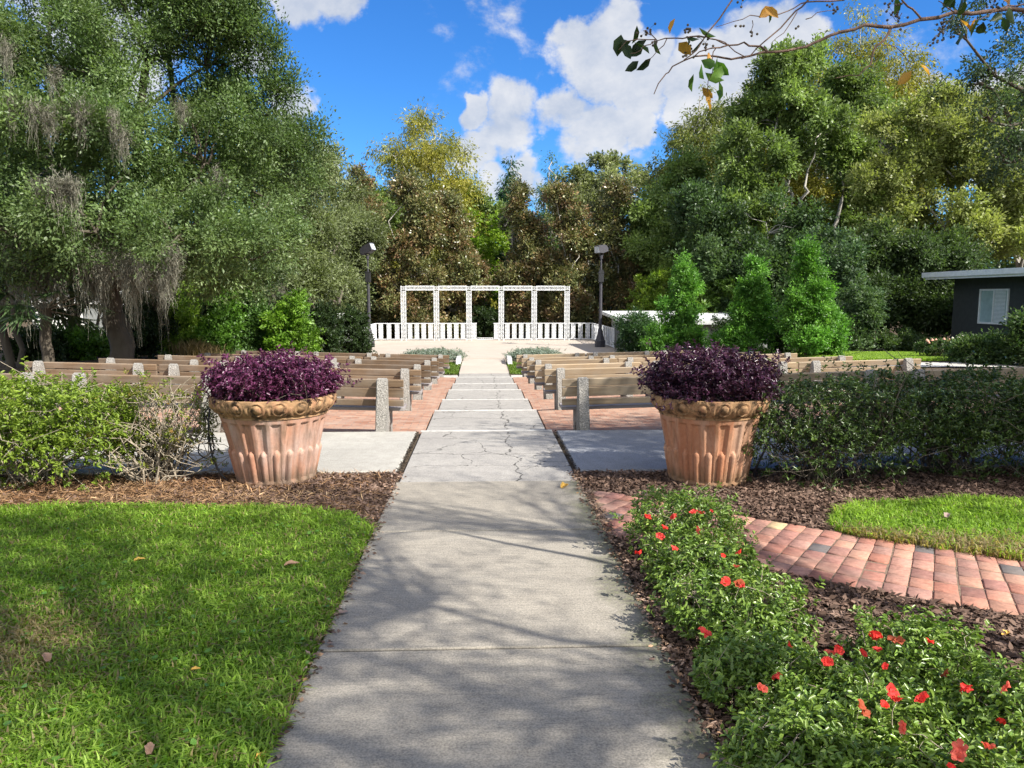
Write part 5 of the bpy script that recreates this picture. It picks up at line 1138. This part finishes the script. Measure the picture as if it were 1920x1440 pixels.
for (a,b_,r_) in blobs:
    c=ray(a,b_).normalized(); vm=n.n('ShaderNodeVectorMath',operation='DISTANCE'); n.l(dw,vm.inputs[0]); vm.inputs[1].default_value=c
    v=n.math('SUBTRACT',1.0,n.math('MULTIPLY',n.math('POWER',vm.outputs['Value'],2.0),1/(r_*.80/F)**2)); acc=v if acc is None else n.math('MAXIMUM',acc,v)
# back half of the sky: unseen bright clouds added behind the camera as soft fill
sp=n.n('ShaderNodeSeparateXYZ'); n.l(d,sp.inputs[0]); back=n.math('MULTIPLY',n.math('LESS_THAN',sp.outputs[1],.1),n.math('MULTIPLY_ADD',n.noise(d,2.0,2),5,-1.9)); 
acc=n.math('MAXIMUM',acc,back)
def cl(vec): return n.math('ADD',n.math('MULTIPLY',n.math('SUBTRACT',n.noise(vec,7.0,8,.62,.15,(1,1,1.5)),.5),2.3),n.math('MULTIPLY',n.math('SUBTRACT',n.noise(vec,24.0,5,.6),.5),.6))
f1=cl(d); off=n.n('ShaderNodeVectorMath',operation='ADD'); n.l(d,off.inputs[0]); off.inputs[1].default_value=(.022,-.01,.03); f2=cl(off.outputs[0])
dens=n.math('ADD',n.math('MAXIMUM',acc,-1.5),f1)
mr=n.n('ShaderNodeMapRange',interpolation_type='SMOOTHSTEP'); mr.inputs[1].default_value=.10; mr.inputs[2].default_value=.62; n.l(dens,mr.inputs[0])
lit=n.math('SUBTRACT',f1,f2); ml=n.n('ShaderNodeMapRange'); ml.inputs[1].default_value=-.35; ml.inputs[2].default_value=.45; n.l(lit,ml.inputs[0])
thick=n.n('ShaderNodeMapRange'); thick.inputs[1].default_value=.5; thick.inputs[2].default_value=1.9; thick.inputs[3].default_value=1; thick.inputs[4].default_value=.62; n.l(dens,thick.inputs[0])
cc=n.mix(ml.outputs[0],(3.2,3.55,4.2),(5.4,5.35,5.3)); cc=n.mix(n.math('SUBTRACT',1.0,thick.outputs[0]),cc,(3.5,3.8,4.4))
cc=n.mix(n.math('LESS_THAN',sp.outputs[1],.1),cc,(8.2,8.0,7.6)); bg=n.n('ShaderNodeBackground'); bg.inputs['Strength'].default_value=.09; n.l(n.mix(n.math('MULTIPLY',mr.outputs[0],.93),skyc,cc),bg.inputs['Color'])  # added back clouds are brighter than the front ones, to fill the shade
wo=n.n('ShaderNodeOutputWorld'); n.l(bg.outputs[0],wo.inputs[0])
cam=bpy.data.cameras.new('camera'); co=bpy.data.objects.new('camera',cam); COL.objects.link(co); co.location=CAM
mt=Matrix((rt,up,-fw)).transposed(); co.rotation_euler=mt.to_euler(); cam.sensor_width=36; cam.lens=F/1920*36; cam.clip_end=3000; cam.clip_start=.05; S.camera=co
S.view_settings.view_transform='Standard'; S.view_settings.look='None'; S.view_settings.exposure=.98; S.view_settings.gamma=1.0; S.view_settings.use_curve_mapping=False
c_=S.cycles; c_.max_bounces=6; c_.diffuse_bounces=3; c_.glossy_bounces=2; c_.transmission_bounces=4; c_.transparent_max_bounces=4; c_.caustics_reflective=False; c_.caustics_refractive=False; c_.use_denoising=True; c_.sample_clamp_indirect=6; c_.use_light_tree=False
